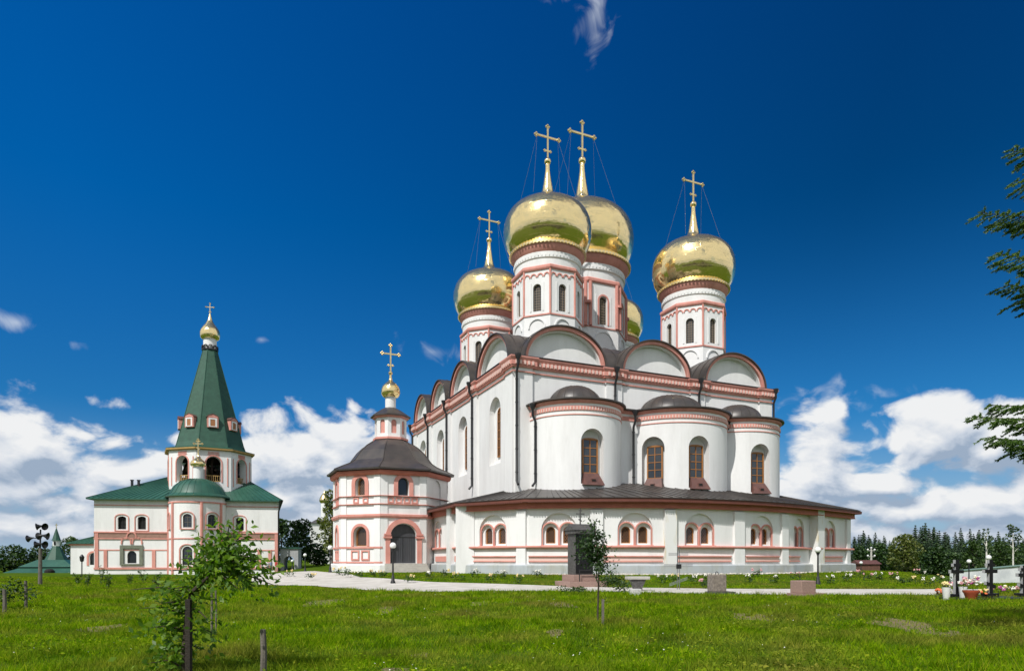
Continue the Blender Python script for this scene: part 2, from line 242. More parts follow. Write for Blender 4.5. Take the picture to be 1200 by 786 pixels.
# ------------------------------------------------------------------ geometry helpers
def unit2(a, b):
    d = (b[0] - a[0], b[1] - a[1]); l = math.hypot(*d) or 1e-9
    return (d[0] / l, d[1] / l)
class G:
    """collects shapes that become ONE mesh object"""
    def __init__(s): s.v = []; s.f = []; s.fm = []; s.mi = 0
    def add(s, vs, fs, M=None):
        o = len(s.v)
        s.v += [tuple(M @ Vector(p)) for p in vs] if M is not None else [tuple(p) for p in vs]
        s.f += [tuple(i + o for i in f) for f in fs]; s.fm += [s.mi] * len(fs); return s
    def box(s, x0, x1, y0, y1, z0, z1, M=None):
        return s.add([(x0, y0, z0), (x1, y0, z0), (x1, y1, z0), (x0, y1, z0), (x0, y0, z1), (x1, y0, z1), (x1, y1, z1), (x0, y1, z1)],
                     [(3, 2, 1, 0), (4, 5, 6, 7), (0, 1, 5, 4), (1, 2, 6, 5), (2, 3, 7, 6), (3, 0, 4, 7)], M)
    def prism(s, poly, z0, z1, M=None, top=1.0, c=(0, 0)):
        n = len(poly)
        vs = [(x, y, z0) for x, y in poly] + [(c[0] + (x - c[0]) * top, c[1] + (y - c[1]) * top, z1) for x, y in poly]
        fs = [tuple(range(n))[::-1], tuple(range(n, 2 * n))] + [(i, (i + 1) % n, n + (i + 1) % n, n + i) for i in range(n)]
        return s.add(vs, fs, M)
    def xprism(s, poly, y0, y1, M=None):      # polygon in x-z, extruded along y
        n = len(poly)
        vs = [(x, y0, z) for x, z in poly] + [(x, y1, z) for x, z in poly]
        fs = [tuple(range(n)), tuple(range(n, 2 * n))[::-1]] + [((i + 1) % n, i, n + i, n + (i + 1) % n) for i in range(n)]
        return s.add(vs, fs, M)
    def ring(s, outer, inner, y0, y1, M=None): # open band between two equally long x-z polylines, extruded along y
        n = len(outer)
        vs = [(x, y0, z) for x, z in outer] + [(x, y0, z) for x, z in inner] + [(x, y1, z) for x, z in outer] + [(x, y1, z) for x, z in inner]
        fs = []
        for i in range(n - 1):
            j = i + 1
            fs += [(i, j, n + j, n + i), (2 * n + j, 2 * n + i, 3 * n + i, 3 * n + j), (i, 2 * n + i, 2 * n + j, j), (n + j, 3 * n + j, 3 * n + i, n + i)]
        fs += [(0, n, 3 * n, 2 * n), (2 * n - 1, n - 1, 3 * n - 1, 4 * n - 1)]
        return s.add(vs, fs, M)
    def lathe(s, prof, n=32, M=None, ph=0.0, cap=True, cx=0, cy=0):
        vs = []; fs = []; k = len(prof)
        for r, z in prof:
            for i in range(n):
                a = ph + 2 * math.pi * i / n; vs.append((cx + r * math.cos(a), cy + r * math.sin(a), z))
        for j in range(k - 1):
            for i in range(n):
                i2 = (i + 1) % n; fs.append((j * n + i, j * n + i2, (j + 1) * n + i2, (j + 1) * n + i))
        if cap: fs += [tuple(range(n))[::-1], tuple(range((k - 1) * n, k * n))]
        return s.add(vs, fs, M)
    def tube(s, pts, r, n=8, M=None, cap=True):
        pts = [Vector(p) for p in pts]; rs = r if isinstance(r, (list, tuple)) else [r] * len(pts)
        vs = []; fs = []; prev = None
        for i, p in enumerate(pts):
            d = (pts[min(i + 1, len(pts) - 1)] - pts[max(i - 1, 0)]).normalized()
            if prev is None: a = d.orthogonal().normalized()
            else: a = (prev - d * prev.dot(d)).normalized()
            prev = a; b = d.cross(a)
            for k in range(n):
                t = 2 * math.pi * k / n; q = p + (a * math.cos(t) + b * math.sin(t)) * rs[i]; vs.append(tuple(q))
        for i in range(len(pts) - 1):
            for k in range(n):
                k2 = (k + 1) % n; fs.append((i * n + k, i * n + k2, (i + 1) * n + k2, (i + 1) * n + k))
        if cap: fs += [tuple(range(n))[::-1], tuple(range((len(pts) - 1) * n, len(pts) * n))]
        return s.add(vs, fs, M)
    def ball(s, c, r, n=12, M=None, sz=1.0):
        m = max(6, n // 2); prof = [(max(r * math.sin(math.pi * j / m), 1e-4), c[2] - r * sz * math.cos(math.pi * j / m)) for j in range(m + 1)]
        return s.lathe(prof, n, M, cx=c[0], cy=c[1])
    def sweep(s, path, prof, closed=False, M=None):   # closed profile (offset outwards, z) along a plan path; outwards is to the right of travel
        n = len(path); k = len(prof); vs = []; fs = []
        for i in range(n):
            if closed: a, b, c = path[i - 1], path[i], path[(i + 1) % n]
            else: a, b, c = path[max(i - 1, 0)], path[i], path[min(i + 1, n - 1)]
            d1 = unit2(a, b) if a != b else unit2(b, c); d2 = unit2(b, c) if b != c else d1
            n1 = (d1[1], -d1[0]); n2 = (d2[1], -d2[0]); mx, my = n1[0] + n2[0], n1[1] + n2[1]
            q = mx * mx + my * my; q = 2 / max(q, .35); mx *= q; my *= q
            for o, z in prof: vs.append((b[0] + mx * o, b[1] + my * o, z))
        for i in range(n if closed else n - 1):
            i2 = (i + 1) % n
            for j in range(k):
                j2 = (j + 1) % k; fs.append((i * k + j, i2 * k + j, i2 * k + j2, i * k + j2))
        if not closed: fs += [tuple(range(k)), tuple(range((n - 1) * k, n * k))[::-1]]
        return s.add(vs, fs, M)
    def build(s, name, m=None, parent=None, smooth=None, loc=None, bevel=0):
        me = bpy.data.meshes.new(name); bm = bmesh.new()
        vl = [bm.verts.new(p) for p in s.v]
        for f, k in zip(s.f, s.fm):
            try: bm.faces.new([vl[i] for i in f]).material_index = k
            except ValueError: pass
        bmesh.ops.recalc_face_normals(bm, faces=bm.faces[:])
        if bevel: bmesh.ops.bevel(bm, geom=bm.edges[:], offset=bevel, segments=2, affect='EDGES', profile=.6)
        bm.to_mesh(me); bm.free()
        if smooth is not None:
            me.polygons.foreach_set('use_smooth', [True] * len(me.polygons)); me.set_sharp_from_angle(angle=R(smooth))
        o = bpy.data.objects.new(name, me); col.objects.link(o)
        for q in (m if isinstance(m, (list, tuple)) else [m]):
            if q: me.materials.append(q)
        if parent: o.parent = parent
        if loc: o.location = loc
        return o
def fast_mesh(name, verts, nper, m, parent=None, loc=None):
    """loose polygons of nper corners each, from an (n*nper, 3) array"""
    verts = np.ascontiguousarray(verts, dtype=np.float32).reshape(-1, 3); nv = len(verts); nf = nv // nper
    me = bpy.data.meshes.new(name); me.vertices.add(nv); me.vertices.foreach_set('co', verts.ravel())
    me.loops.add(nv); me.loops.foreach_set('vertex_index', np.arange(nv, dtype=np.int32))
    me.polygons.add(nf); me.polygons.foreach_set('loop_start', np.arange(0, nv, nper, dtype=np.int32))
    me.update(calc_edges=True); me.materials.append(m)
    o = bpy.data.objects.new(name, me); col.objects.link(o)
    if parent: o.parent = parent
    if loc is not None: o.location = loc
    return o
def cut(o, g):
    """subtract the closed shapes in g from o (both in o's own space)"""
    M0 = o.matrix_parent_inverse.copy(); par = o.parent; loc = o.location.copy(); o.parent = None; o.location = (0, 0, 0)
    c = g.build('cutter'); bpy.context.view_layer.update()
    md = o.modifiers.new('b', 'BOOLEAN'); md.operation = 'DIFFERENCE'; md.solver = 'EXACT'; md.object = c
    dg = bpy.context.evaluated_depsgraph_get(); dg.update()
    me = bpy.data.meshes.new_from_object(o.evaluated_get(dg)); me.name = o.name
    o.modifiers.clear(); mats = list(o.data.materials); o.data = me
    if not me.materials:
        for q in mats: me.materials.append(q)
    me.polygons.foreach_set('material_index', [0] * len(me.polygons))
    bpy.data.objects.remove(c); o.parent = par; o.location = loc; o.matrix_parent_inverse = M0
def smooth_obj(o, ang):
    me = o.data; me.polygons.foreach_set('use_smooth', [True] * len(me.polygons)); me.set_sharp_from_angle(angle=R(ang))
def tag(o, label=None, cat=None, group=None, kind=None):
    if label: o['label'] = label
    if cat: o['category'] = cat
    if group: o['group'] = group
    if kind: o['kind'] = kind
    return o
def empty(name, loc=(0, 0, 0), rz=0.0, label=None, cat=None, group=None):
    o = bpy.data.objects.new(name, None); col.objects.link(o); o.location = loc; o.rotation_euler = (0, 0, rz); o.empty_display_size = .3
    return tag(o, label, cat, group)
def copy_tree(o, parent=None):
    c = o.copy(); col.objects.link(c); c.parent = parent
    for ch in list(o.children): copy_tree(ch, c)
    return c
def face(x, y, z, nx, ny):
    """frame whose origin is on a wall and whose -y looks along (nx, ny)"""
    a = math.atan2(nx, -ny); return Matrix.Translation((x, y, z)) @ Matrix.Rotation(a, 4, 'Z')
def arch(w, h, n=12, x=0.0, z=0.0, rise=None):
    """closed x-z outline of an opening w wide and h high with a round (or flatter) head"""
    a = w / 2; b = a if rise is None else rise
    return [(x - a, z), (x + a, z)] + [(x + a * math.cos(math.pi * i / n), z + h - b + b * math.sin(math.pi * i / n)) for i in range(n + 1)]
def archline(w, h, n=14, x=0.0, z=0.0, rise=None):
    a = w / 2; b = a if rise is None else rise
    return [(x + a, z)] + [(x + a * math.cos(math.pi * i / n), z + h - b + b * math.sin(math.pi * i / n)) for i in range(n + 1)] + [(x - a, z)]
def arch_trim(g, w, h, t, y0, y1, M, x=0.0, z=0.0, rise=None):
    r2 = None if rise is None else rise + t
    g.ring(archline(w + 2 * t, h + t, x=x, z=z, rise=r2), archline(w, h, x=x, z=z, rise=rise), y0, y1, M)
def ell(a, b, n=24, z=0.0):
    return [(a * math.cos(math.pi * i / n), z + b * math.sin(math.pi * i / n)) for i in range(n + 1)]
def window(parent, M, w, h, y, frame_m=WOOD, t=.09, bars=(1, 3), lattice=False, pane_m=GLASS, rise=None, name='window'):
    """frame with glazing bars (part) and its pane (sub-part), set y deep behind the wall face"""
    g = G(); arch_trim(g, w - 2 * t, h - 2 * t, t, y, y + .10, M, z=t, rise=None if rise is None else rise - t)
    g.box(-w / 2, w / 2, y + .002, y + .098, 0, t * .98, M)
    a = w / 2 - t
    if lattice:
        st = lattice; k = -6
        tw = .010
        for sgn in (1, -1):
            for i in range(-14, 15):
                c = i * st + .0
                pts = []
                for q in np.linspace(0, h - t, 40):
                    x = c + sgn * q * .75; top = h - t - a + math.sqrt(max(a * a - x * x, 0)) if abs(x) < a else -1
                    if abs(x) < a and t < q < top: pts.append((x, q))
                if len(pts) > 1:
                    (x0, q0), (x1, q1) = pts[0], pts[-1]
                    g.add([(x0 - tw, y + .03, q0), (x0 + tw, y + .03, q0), (x1 + tw, y + .03, q1), (x1 - tw, y + .03, q1)], [(0, 1, 2, 3)], M)
    else:
        for i in range(1, bars[0] + 1):
            x = -a + 2 * a * i / (bars[0] + 1); g.box(x - .03, x + .03, y + .02, y + .08, t, h - t * 1.3, M)
        hh = h - t - (a if rise is None else rise)
        for i in range(1, bars[1] + 1):
            zz = t + hh * i / bars[1] ; g.box(-a - .01, a + .01, y + .024, y + .076, zz - .028, zz + .028, M)
    f = g.build(name, frame_m, parent)
    p = G(); p.xprism(arch(w - .04, h - .02, z=.01, rise=rise), y + .07, y + .085, M); p.build('pane', pane_m, f)
    return f
def ortho_cross(g, z0, h, w, t, trefoil=True, slant=True):
    """three-barred cross standing at z0, arms along x"""
    g.box(-t, t, -t * .7, t * .7, z0, z0 + h)
    zm = z0 + h * .66; g.box(-w / 2, w / 2, -t * .65, t * .65, zm - t, zm + t)
    zt = z0 + h * .86; g.box(-w * .2, w * .2, -t * .6, t * .6, zt - t * .9, zt + t * .9)
    if slant:
        zb = z0 + h * .27; k = w * .22
        g.add([(-k, -t * .6, zb + k * .45 - t), (-k, -t * .6, zb + k * .45 + t), (k, -t * .6, zb - k * .45 + t), (k, -t * .6, zb - k * .45 - t),
               (-k, t * .6, zb + k * .45 - t), (-k, t * .6, zb + k * .45 + t), (k, t * .6, zb - k * .45 + t), (k, t * .6, zb - k * .45 - t)],
              [(0, 1, 2, 3), (7, 6, 5, 4), (0, 4, 5, 1), (1, 5, 6, 2), (2, 6, 7, 3), (3, 7, 4, 0)])
    if trefoil:
        for (x, z, s) in ((-w / 2, zm, 1), (w / 2, zm, 1), (0, z0 + h, 1), (-w * .2, zt, .7), (w * .2, zt, .7)):
            for dx, dz in ((-1, 0), (1, 0), (0, 1), (0, -1)): g.ball((x + dx * t * 1.5 * s, 0, z + dz * t * 1.5 * s), t * 1.35 * s, 8)
    return g

def budded_cross(g, z0, h, w, t):
    """slim cross with trefoil ends and a short lower bar, as on the domes"""
    g.box(-t, t, -t * .7, t * .7, z0, z0 + h); zm = z0 + h * .67; zb = z0 + h * .24
    g.box(-w / 2, w / 2, -t * .65, t * .65, zm - t, zm + t); g.box(-w * .13, w * .13, -t * .6, t * .6, zb - t * .9, zb + t * .9)
    for x, z, s in ((-w / 2, zm, 1), (w / 2, zm, 1), (0, z0 + h, 1), (-w * .13, zb, .6), (w * .13, zb, .6)):
        for dx, dz in ((-1, 0), (1, 0), (0, 1), (0, -1)): g.ball((x + dx * t * 1.7 * s, 0, z + dz * t * 1.7 * s), t * 1.35 * s, 8)
    return g

# ------------------------------------------------------------------ ground
def sstep(a, b, x): t = np.clip((x - a) / (b - a), 0, 1); return t * t * (3 - 2 * t)
TH = R(23.6); CT, ST = math.cos(TH), math.sin(TH); CX, CY = 0.2, 54.0
def to_local(x, y): dx, dy = x - CX, y - CY; return CT * dx + ST * dy, -ST * dx + CT * dy
def hgt(x, y):
    x = np.asarray(x, float); y = np.asarray(y, float)
    lx, ly = to_local(x, y)
    rn = np.sqrt(((lx - 16.0) / 21.0) ** 2 + (np.maximum(1.0 - ly, 0) / 11.0) ** 2)
    b1 = .56 * sstep(1.72, 1.06, rn); b2 = .56 * sstep(15, 8, np.hypot(x + 11, y - 61))
    h = np.maximum(b1, b2)
    far = -.4 * sstep(58, 90, y) - 1.5 * sstep(95, 170, y)
    h = h + far * sstep(.56, .0, h) - .9 * sstep(.60, .68, x / np.maximum(y, 1)) * sstep(46, 60, y)
    h = h + sstep(32, 20, y) * (.05 * np.sin(x * .7 + 1.3 * np.sin(y * .35)) + .045 * np.sin(y * .8 + x * .33 + 1) + .03 * np.sin(x * 1.9 - y * 1.3))
    return h
def at(px, py, up=0.0):
    """point of the ground seen at a photo pixel"""
    h = 0.0
    for _ in range(30):
        d = (EYE - h) * FPX / (py - HY); x = (px - HX) / FPX * d; h = .5 * h + .5 * float(hgt(x, d))
    return Vector((x, d, float(hgt(x, d)) + up))
def gp(px, d, up=0.0):
    x = (px - HX) / FPX * d; return Vector((x, d, float(hgt(x, d)) + up))
def zpx(py, d): return EYE + (HY - py) * d / FPX
def axis(lo, hi, fine, far):
    a = list(np.arange(lo, hi + 1e-6, fine)); s = fine
    while a[-1] < far: s *= 1.25; a.append(a[-1] + s)
    s = fine
    while a[0] > -far: s *= 1.25; a.insert(0, a[0] - s)
    return np.array(a)
def build_ground():
    xs = axis(-48, 48, .75, 2600); ys = axis(2, 78, .75, 2600)
    X, Y = np.meshgrid(xs, ys); Z = hgt(X, Y); nx, ny = len(xs), len(ys)
    me = bpy.data.meshes.new('ground'); me.vertices.add(nx * ny); me.vertices.foreach_set('co', np.stack([X, Y, Z], -1).ravel().astype(np.float32))
    i = np.arange(nx * ny).reshape(ny, nx); q = np.stack([i[:-1, :-1], i[:-1, 1:], i[1:, 1:], i[1:, :-1]], -1).reshape(-1, 4)
    me.loops.add(q.size); me.loops.foreach_set('vertex_index', q.ravel().astype(np.int32)); me.polygons.add(len(q)); me.polygons.foreach_set('loop_start', np.arange(0, q.size, 4, dtype=np.int32))
    me.update(calc_edges=True); me.polygons.foreach_set('use_smooth', [True] * len(q))
    m_ = mat('meadow_ground', (.040, .095, .006), (.090, .125, .015), rough=1, spec=0, scale=.5, bump=.6, bscale=5, detail=9)
    me.materials.append(m_); o = bpy.data.objects.new('ground', me); col.objects.link(o); tag(o, kind='structure')
build_ground()
NEAR = [(1150, 31.0), (1000, 31.2), (860, 31.5), (640, 35.2), (500, 34.2), (430, 35.8), (366, 42), (320, 43), (292, 45)]
FARE = [(1150, 37.0), (1000, 37.2), (860, 37.5), (640, 40.6), (500, 43), (430, 48.5), (380, 58), (352, 72), (300, 90)]
def build_path():
    def res(pl, n):
        p = np.array([((a - HX) / FPX * d, d) for a, d in pl]); t = np.linspace(0, len(p) - 1, n)
        q = np.stack([np.interp(t, np.arange(len(p)), p[:, k]) for k in (0, 1)], -1)
        for _ in range(3): q[1:-1] = .25 * q[:-2] + .5 * q[1:-1] + .25 * q[2:]
        return q
    a, b = res(NEAR, 90), res(FARE, 90); m_ = 14; g = G(); vs = []; fs = []
    for i in range(90):
        for j in range(m_ + 1):
            p = a[i] + (b[i] - a[i]) * j / m_; vs.append((p[0], p[1], float(hgt(p[0], p[1])) + .03))
    for i in range(89):
        for j in range(m_): fs.append((i * (m_ + 1) + j, (i + 1) * (m_ + 1) + j, (i + 1) * (m_ + 1) + j + 1, i * (m_ + 1) + j + 1))
    g.add(vs, fs); o = g.build('path', mat('pale_gravel_path', (.46, .43, .38), (.58, .55, .50), rough=1, spec=.1, scale=.8, bump=.3, bscale=30), smooth=60); tag(o, kind='structure')
    return np.concatenate([a, b[::-1]])
PATHPOLY = build_path()
def inpoly(x, y, poly):
    r = np.zeros(len(x), bool); n = len(poly); j = n - 1
    for i in range(n):
        xi, yi = poly[i]; xj, yj = poly[j]
        c = ((yi > y) != (yj > y)); t = (xj - xi) * (y - yi) / ((yj - yi) if yj != yi else 1e-9) + xi
        r ^= c & (x < t); j = i
    return r
# ------------------------------------------------------------------ cathedral (local frame: x along the apse side, y away from it, origin at the near corner)
cath = empty('cathedral', (CX, CY, 0), TH, 'large white five-domed cathedral with gold domes, pink trim and a low curved gallery', 'cathedral')
LX, LY = 27.6, 30.9
BE = [0, 9.45, 18.55, 27.6]          # bay edges on the apse side
BL = [0, 9.2, 17.0, 24.0, 30.9]      # bay edges on the long side
Z0, ZC = 4.0, 17.45                  # main wall foot (inside the gallery) and cornice foot
ZT = 18.29                           # cornice top
def W(x, y): return face(x, y, 0, 0, -1)
def Wl(y): return face(0, y, 0, -1, 0)
g = G(); g.box(0, LX, 0, LY, Z0, ZT - .02); mainwall = g.build('wall', PLASTER, cath)
c = G()
lw = [(BL[i] + BL[i + 1]) / 2 for i in range(4)]
for y in lw: c.xprism(arch(2.6, 5.9, z=10.0), -.5, .52, Wl(y - .35))
cut(mainwall, c)
for y in lw: window(cath, Wl(y - .35) @ Matrix.Translation((.08, 0, 10.7)), 1.0, 4.3, .40, bars=(1, 5))
# pilasters and cornice
pe = [(0, 1.55), (8.65, 10.25), (17.75, 19.35), (26.05, 27.6)]
pl_ = [(0, 1.5), (8.4, 10.0), (16.2, 17.8), (23.2, 24.8), (29.4, 30.9)]
for a, b in pe: g = G(); g.box(a, b, -.20, .02, Z0 + .1, ZC + .3); g.build('pilaster', PLASTER, cath)
for a, b in pl_: g = G(); g.box(-.20, .02, a, b, Z0 + .1, ZC + .3); g.build('pilaster', PLASTER, cath)
def around(off, brk):
    """plan of the main walls at a distance off, stepping out by brk at each pilaster (long side, then apse side, then far side)"""
    p = [(-off, LY + off)]
    for a, b in reversed(pl_):
        hi = b if b < LY - .1 else None; lo_ = a if a > .1 else None
        if hi is not None: p += [(-off, hi + .1), (-off - brk, hi + .1)]
        else: p[-1] = (-off - brk, LY + off)
        if lo_ is not None: p += [(-off - brk, lo_ - .1), (-off, lo_ - .1)]
    p.append((-off - brk, -off - brk))
    for a, b in pe:
        if a > .1: p += [(a - .1, -off), (a - .1, -off - brk)]
        if b < LX - .1: p += [(b + .1, -off - brk), (b + .1, -off)]
    p += [(LX + off + brk, -off - brk), (LX + off + brk, LY + off)]
    return p
path = around(.0, .2)
g = G(); g.sweep(path, [(0.01, 17.42), (.16, 17.42), (.16, 17.50), (.22, 17.56), (.22, 17.94), (.28, 18.04), (.34, 18.17), (.34, 18.27), (.01, 18.30)])
g.sweep(path, [(.01, 17.02), (.10, 17.02), (.10, 17.11), (.01, 17.11)])
g.mi = 1         # dentils: pale blocks in the dark cornice
DENT = mat('pale_pink_dentil', (.72, .52, .46), rough=.85)
def dents(p0, p1, out, z0, z1, st, wd, dp=.12):
    L = math.hypot(p1[0] - p0[0], p1[1] - p0[1]); d = unit2(p0, p1); n = (d[1], -d[0]); k = int(L / st)
    for i in range(k):
        s = (i + .5) * L / k; x, y = p0[0] + d[0] * s, p0[1] + d[1] * s
        g.box(-wd / 2, wd / 2, -out - dp, -out, z0, z1, face(x, y, 0, *n))
for i in range(len(path) - 1):
    if math.hypot(path[i + 1][0] - path[i][0], path[i + 1][1] - path[i][1]) > .6: dents(path[i], path[i + 1], .21, 17.62, 17.92, .36, .16)
g.build('cornice', [PINK, DENT], cath)
# zakomara gables with barrel roofs
def gable(M, half, depth, name='gable'):
    a3 = half * .82
    g = G(); g.xprism(ell(a3 - .36, 2.78), .50, .9, M); g.ring(ell(a3 - .31, 2.80), ell(a3 - .46, 2.62), .12, .6, M); go = g.build(name, PLASTER, cath, smooth=40)
    g = G(); g.ring(ell(a3 - .02, 3.04), ell(a3 - .32, 2.74), -.12, .9, M); g.build('gable_arch', PINK, go, smooth=40)
    g = G(); g.ring(ell(a3 + .09, 3.12), ell(a3 - .03, 3.02), -.28, depth, M)
    for yy in np.arange(.6, depth, 1.1): g.ring(ell(a3 + .13, 3.16), ell(a3 + .07, 3.10), yy, yy + .05, M)
    g.build('gable_roof', ROOF, go, smooth=40)
for i in range(3): gable(W((BE[i] + BE[i + 1]) / 2, 0) @ Matrix.Translation((0, 0, ZT + .02)), (BE[i + 1] - BE[i]) / 2, 15)
for i in range(4): gable(Wl((BL[i] + BL[i + 1]) / 2) @ Matrix.Translation((0, 0, ZT + .02)), (BL[i + 1] - BL[i]) / 2, 13.5)
g = G(); g.prism([(-.40, -.40), (LX + .40, -.40), (LX + .40, LY + .4), (-.40, LY + .4)], ZT + .03, ZT + .09)
# valley roofs that rise between the gables towards the drums
g.add([(.95, .95, ZT + .1), (LX - .95, .95, ZT + .1), (LX - .95, LY, ZT + .1), (.95, LY, ZT + .1), (9, 9, ZT + 3.0), (19, 9, ZT + 3.0), (19, 22, ZT + 3.0), (9, 22, ZT + 3.0)],
      [(0, 1, 5, 4), (1, 2, 6, 5), (2, 3, 7, 6), (3, 0, 4, 7), (4, 5, 6, 7)])
roofo = g.build('roof', ROOF, cath)
# drain pipes
def drain(M, ztop, zbot, out=.34, kick=.5):
    g = G(); g.lathe([(.10, ztop - .55), (.12, ztop - .35), (.27, ztop), (.27, ztop + .12)], 8, M @ Matrix.Translation((0, -out - .28, 0)))
    g.tube([(0, -out - .28, ztop - .4), (0, -out - .28, ztop - .75), (0, -out, ztop - 1.25), (0, -out, zbot + .35), (0, -out - .3, zbot)], .105, 8, M)
    for z in np.arange(zbot + 1, ztop - 1.6, 1.9): g.lathe([(.135, z), (.135, z + .08)], 8, M @ Matrix.Translation((0, -out, 0)))
    g.build('drain_pipe', PIPE, cath, smooth=40)
for x, zb in ((.05, 7.75), (9.45, 14.9), (18.55, 15.0)): drain(W(x, 0), ZT - .05, zb)
drain(W(LX + .1, 0), ZT - .05, 14.5, out=.3)
for y in BL[1:4]: drain(Wl(y), ZT - .05, 8.3)
drain(Wl(LY - .2), ZT - .05, 9.0)
# ---- apses
AP = [(5.3, -.4, 3.95), (15.2, -.3, 5.0), (22.7, -.5, 3.9)]
CAMX, CAMY = to_local(0, 0)
def ray_dir(px):
    wx, wy = (px - HX) / FPX, 1.0; return CT * wx + ST * wy, -ST * wx + CT * wy
def ray_circle(px, cx, cy, r):
    dx, dy = ray_dir(px); ox, oy = CAMX - cx, CAMY - cy
    a = dx * dx + dy * dy; b = 2 * (ox * dx + oy * dy); c_ = ox * ox + oy * oy - r * r; t = (-b - math.sqrt(b * b - 4 * a * c_)) / (2 * a)
    return ox + dx * t, oy + dy * t
aw = {0: [695], 1: [765, 820], 2: [892]}
for i, (ax, ay, ar) in enumerate(AP):
    n = 72
    g = G(); g.lathe([(ar, Z0 + 1), (ar, 14.2)], n, cx=ax, cy=ay); apse = g.build('apse', PLASTER, cath)
    c = G(); ws = []
    for px in aw[i]:
        qx, qy = ray_circle(px, ax, ay, ar); M = face(ax + qx, ay + qy, 8.15, qx / ar, qy / ar); ws.append(M)
        c.xprism(arch(1.95, 4.35, z=-.5), -.6, .80, M)
    cut(apse, c); smooth_obj(apse, 30)
    for M in ws:
        wo_ = window(cath, M @ Matrix.Translation((0, 0, .35)), 1.36, 2.85, .55, bars=(1, 4), t=.11, rise=.14)
        s = G(); s.add([(-.9, -.30, -.62), (.9, -.30, -.62), (.9, .6, -.62), (-.9, .6, -.62), (-.62, .34, .38), (.62, .34, .38), (.62, .6, .38), (-.62, .6, .38)], [(3, 2, 1, 0), (4, 5, 6, 7), (0, 1, 5, 4), (1, 2, 6, 5), (2, 3, 7, 6), (3, 0, 4, 7)], M); s.box(-.2, .2, -.16, .3, -.36, -.12, M); s.mi = 1; s.box(-.15, .15, -.17, -.1, -.32, -.16, M)
        s.build('sill_hood', [COPPER, DARK], wo_)
    circ = [(ax + ar * math.cos(a), ay + ar * math.sin(a)) for a in np.linspace(math.pi * 0.97, math.pi * 2.03, 60)]
    g = G(); g.sweep(circ, [(-.02, 13.98), (.06, 13.98), (.16, 14.06), (.20, 14.14), (.20, 14.24), (-.02, 14.24)])
    g.sweep(circ, [(-.02, 13.42), (.06, 13.42), (.06, 13.76), (-.02, 13.76)]); g.sweep(circ, [(-.02, 13.06), (.05, 13.06), (.05, 13.13), (-.02, 13.13)])
    g.mi = 1
    for a in np.linspace(math.pi, 2 * math.pi, int(ar * math.pi / .24)):
        g.box(-.05, .05, -.10, -.05, 13.46, 13.70, face(ax + ar * math.cos(a), ay + ar * math.sin(a), 0, math.cos(a), math.sin(a)))
    g.build('apse_cornice', [PINK, DENT], apse)
    g = G(); g.lathe([(ar + .42, 14.26), (ar + .42, 14.37), (ar * .55, 14.75), (.3, 14.9)], 72, cx=ax, cy=ay)
    dr = (2.3, 3.05, 2.4)[i]; dh = (1.75, 1.95, 1.75)[i]
    g.lathe([(dr * math.cos(t), 14.5 + dh * math.sin(t)) for t in np.linspace(0, math.pi / 2 * .985, 12)], 40, cx=ax, cy=ay - .1)
    for k in range(10):
        a = math.pi + math.pi * k / 9; g.tube([(ax + dr * math.cos(t) * math.cos(a) * 1.003, ay - .1 + dr * math.cos(t) * math.sin(a) * 1.003, 14.5 + dh * math.sin(t) * 1.003) for t in np.linspace(0, 1.5, 9)], .025, 4)
    g.build('apse_roof', ROOF, apse, smooth=30)
drain(face(1.5, -1.2, 0, -.97, -.2), 14.1, 7.6, out=.2)
drain(W(9.95, -2.15), 14.1, 7.6, out=.25)
drain(W(19.75, -2.4), 14.1, 7.6, out=.25)
drain(face(26.5, -.6, 0, 1, -.1), 13.2, 12.4, out=.1)
for x0, x1, yf in ((8.7, 10.6, -2.1), (19.0, 20.4, -2.3)):
    g = G(); g.box(x0, x1, yf, .1, Z0, 14.2); q = g.build('link_wall', PLASTER, cath); g = G(); g.sweep([(x0, yf), (x1, yf)], [(-.02, 13.98), (.06, 13.98), (.16, 14.06), (.20, 14.14), (.20, 14.24), (-.02, 14.24)]); g.sweep([(x0, yf), (x1, yf)], [(-.02, 13.42), (.06, 13.42), (.06, 13.76), (-.02, 13.76)]); g.build('link_cornice', PINK, q); g = G(); g.box(x0 - .3, x1 + .3, yf - .4, .1, 14.25, 14.36); g.build('link_roof', ROOF, q)

# ---- gallery
def catmull(P, n=6):
    out = []
    for i in range(len(P) - 1):
        p0, p1, p2, p3 = P[max(i - 1, 0)], P[i], P[i + 1], P[min(i + 2, len(P) - 1)]
        for k in range(n):
            t = k / n; out.append(tuple(.5 * (2 * p1[j] + (p2[j] - p0[j]) * t + (2 * p0[j] - 5 * p1[j] + 4 * p2[j] - p3[j]) * t * t + (3 * p1[j] - p0[j] - 3 * p2[j] + p3[j]) * t ** 3) for j in (0, 1)))
    return out + [tuple(P[-1])]
front = catmull([(-.9, -4.7), (2.9, -6.95), (7, -8.7), (10.5, -9.4), (14, -9.6), (17.4, -9.45), (20.8, -8.85)], 5)
gwall = [(-4.2, 15.5), (-4.2, .8)] + front + [(25.1, -7.15), (25.3, -7.75), (32.25, -5.3), (32.25, 10)]
eavep = [(-4.2, 15.5), (-4.2, .7)] + front + [(25.2, -7.7), (29, -6.5), (32.25, -5.3), (32.25, 10)]
GE = 5.96
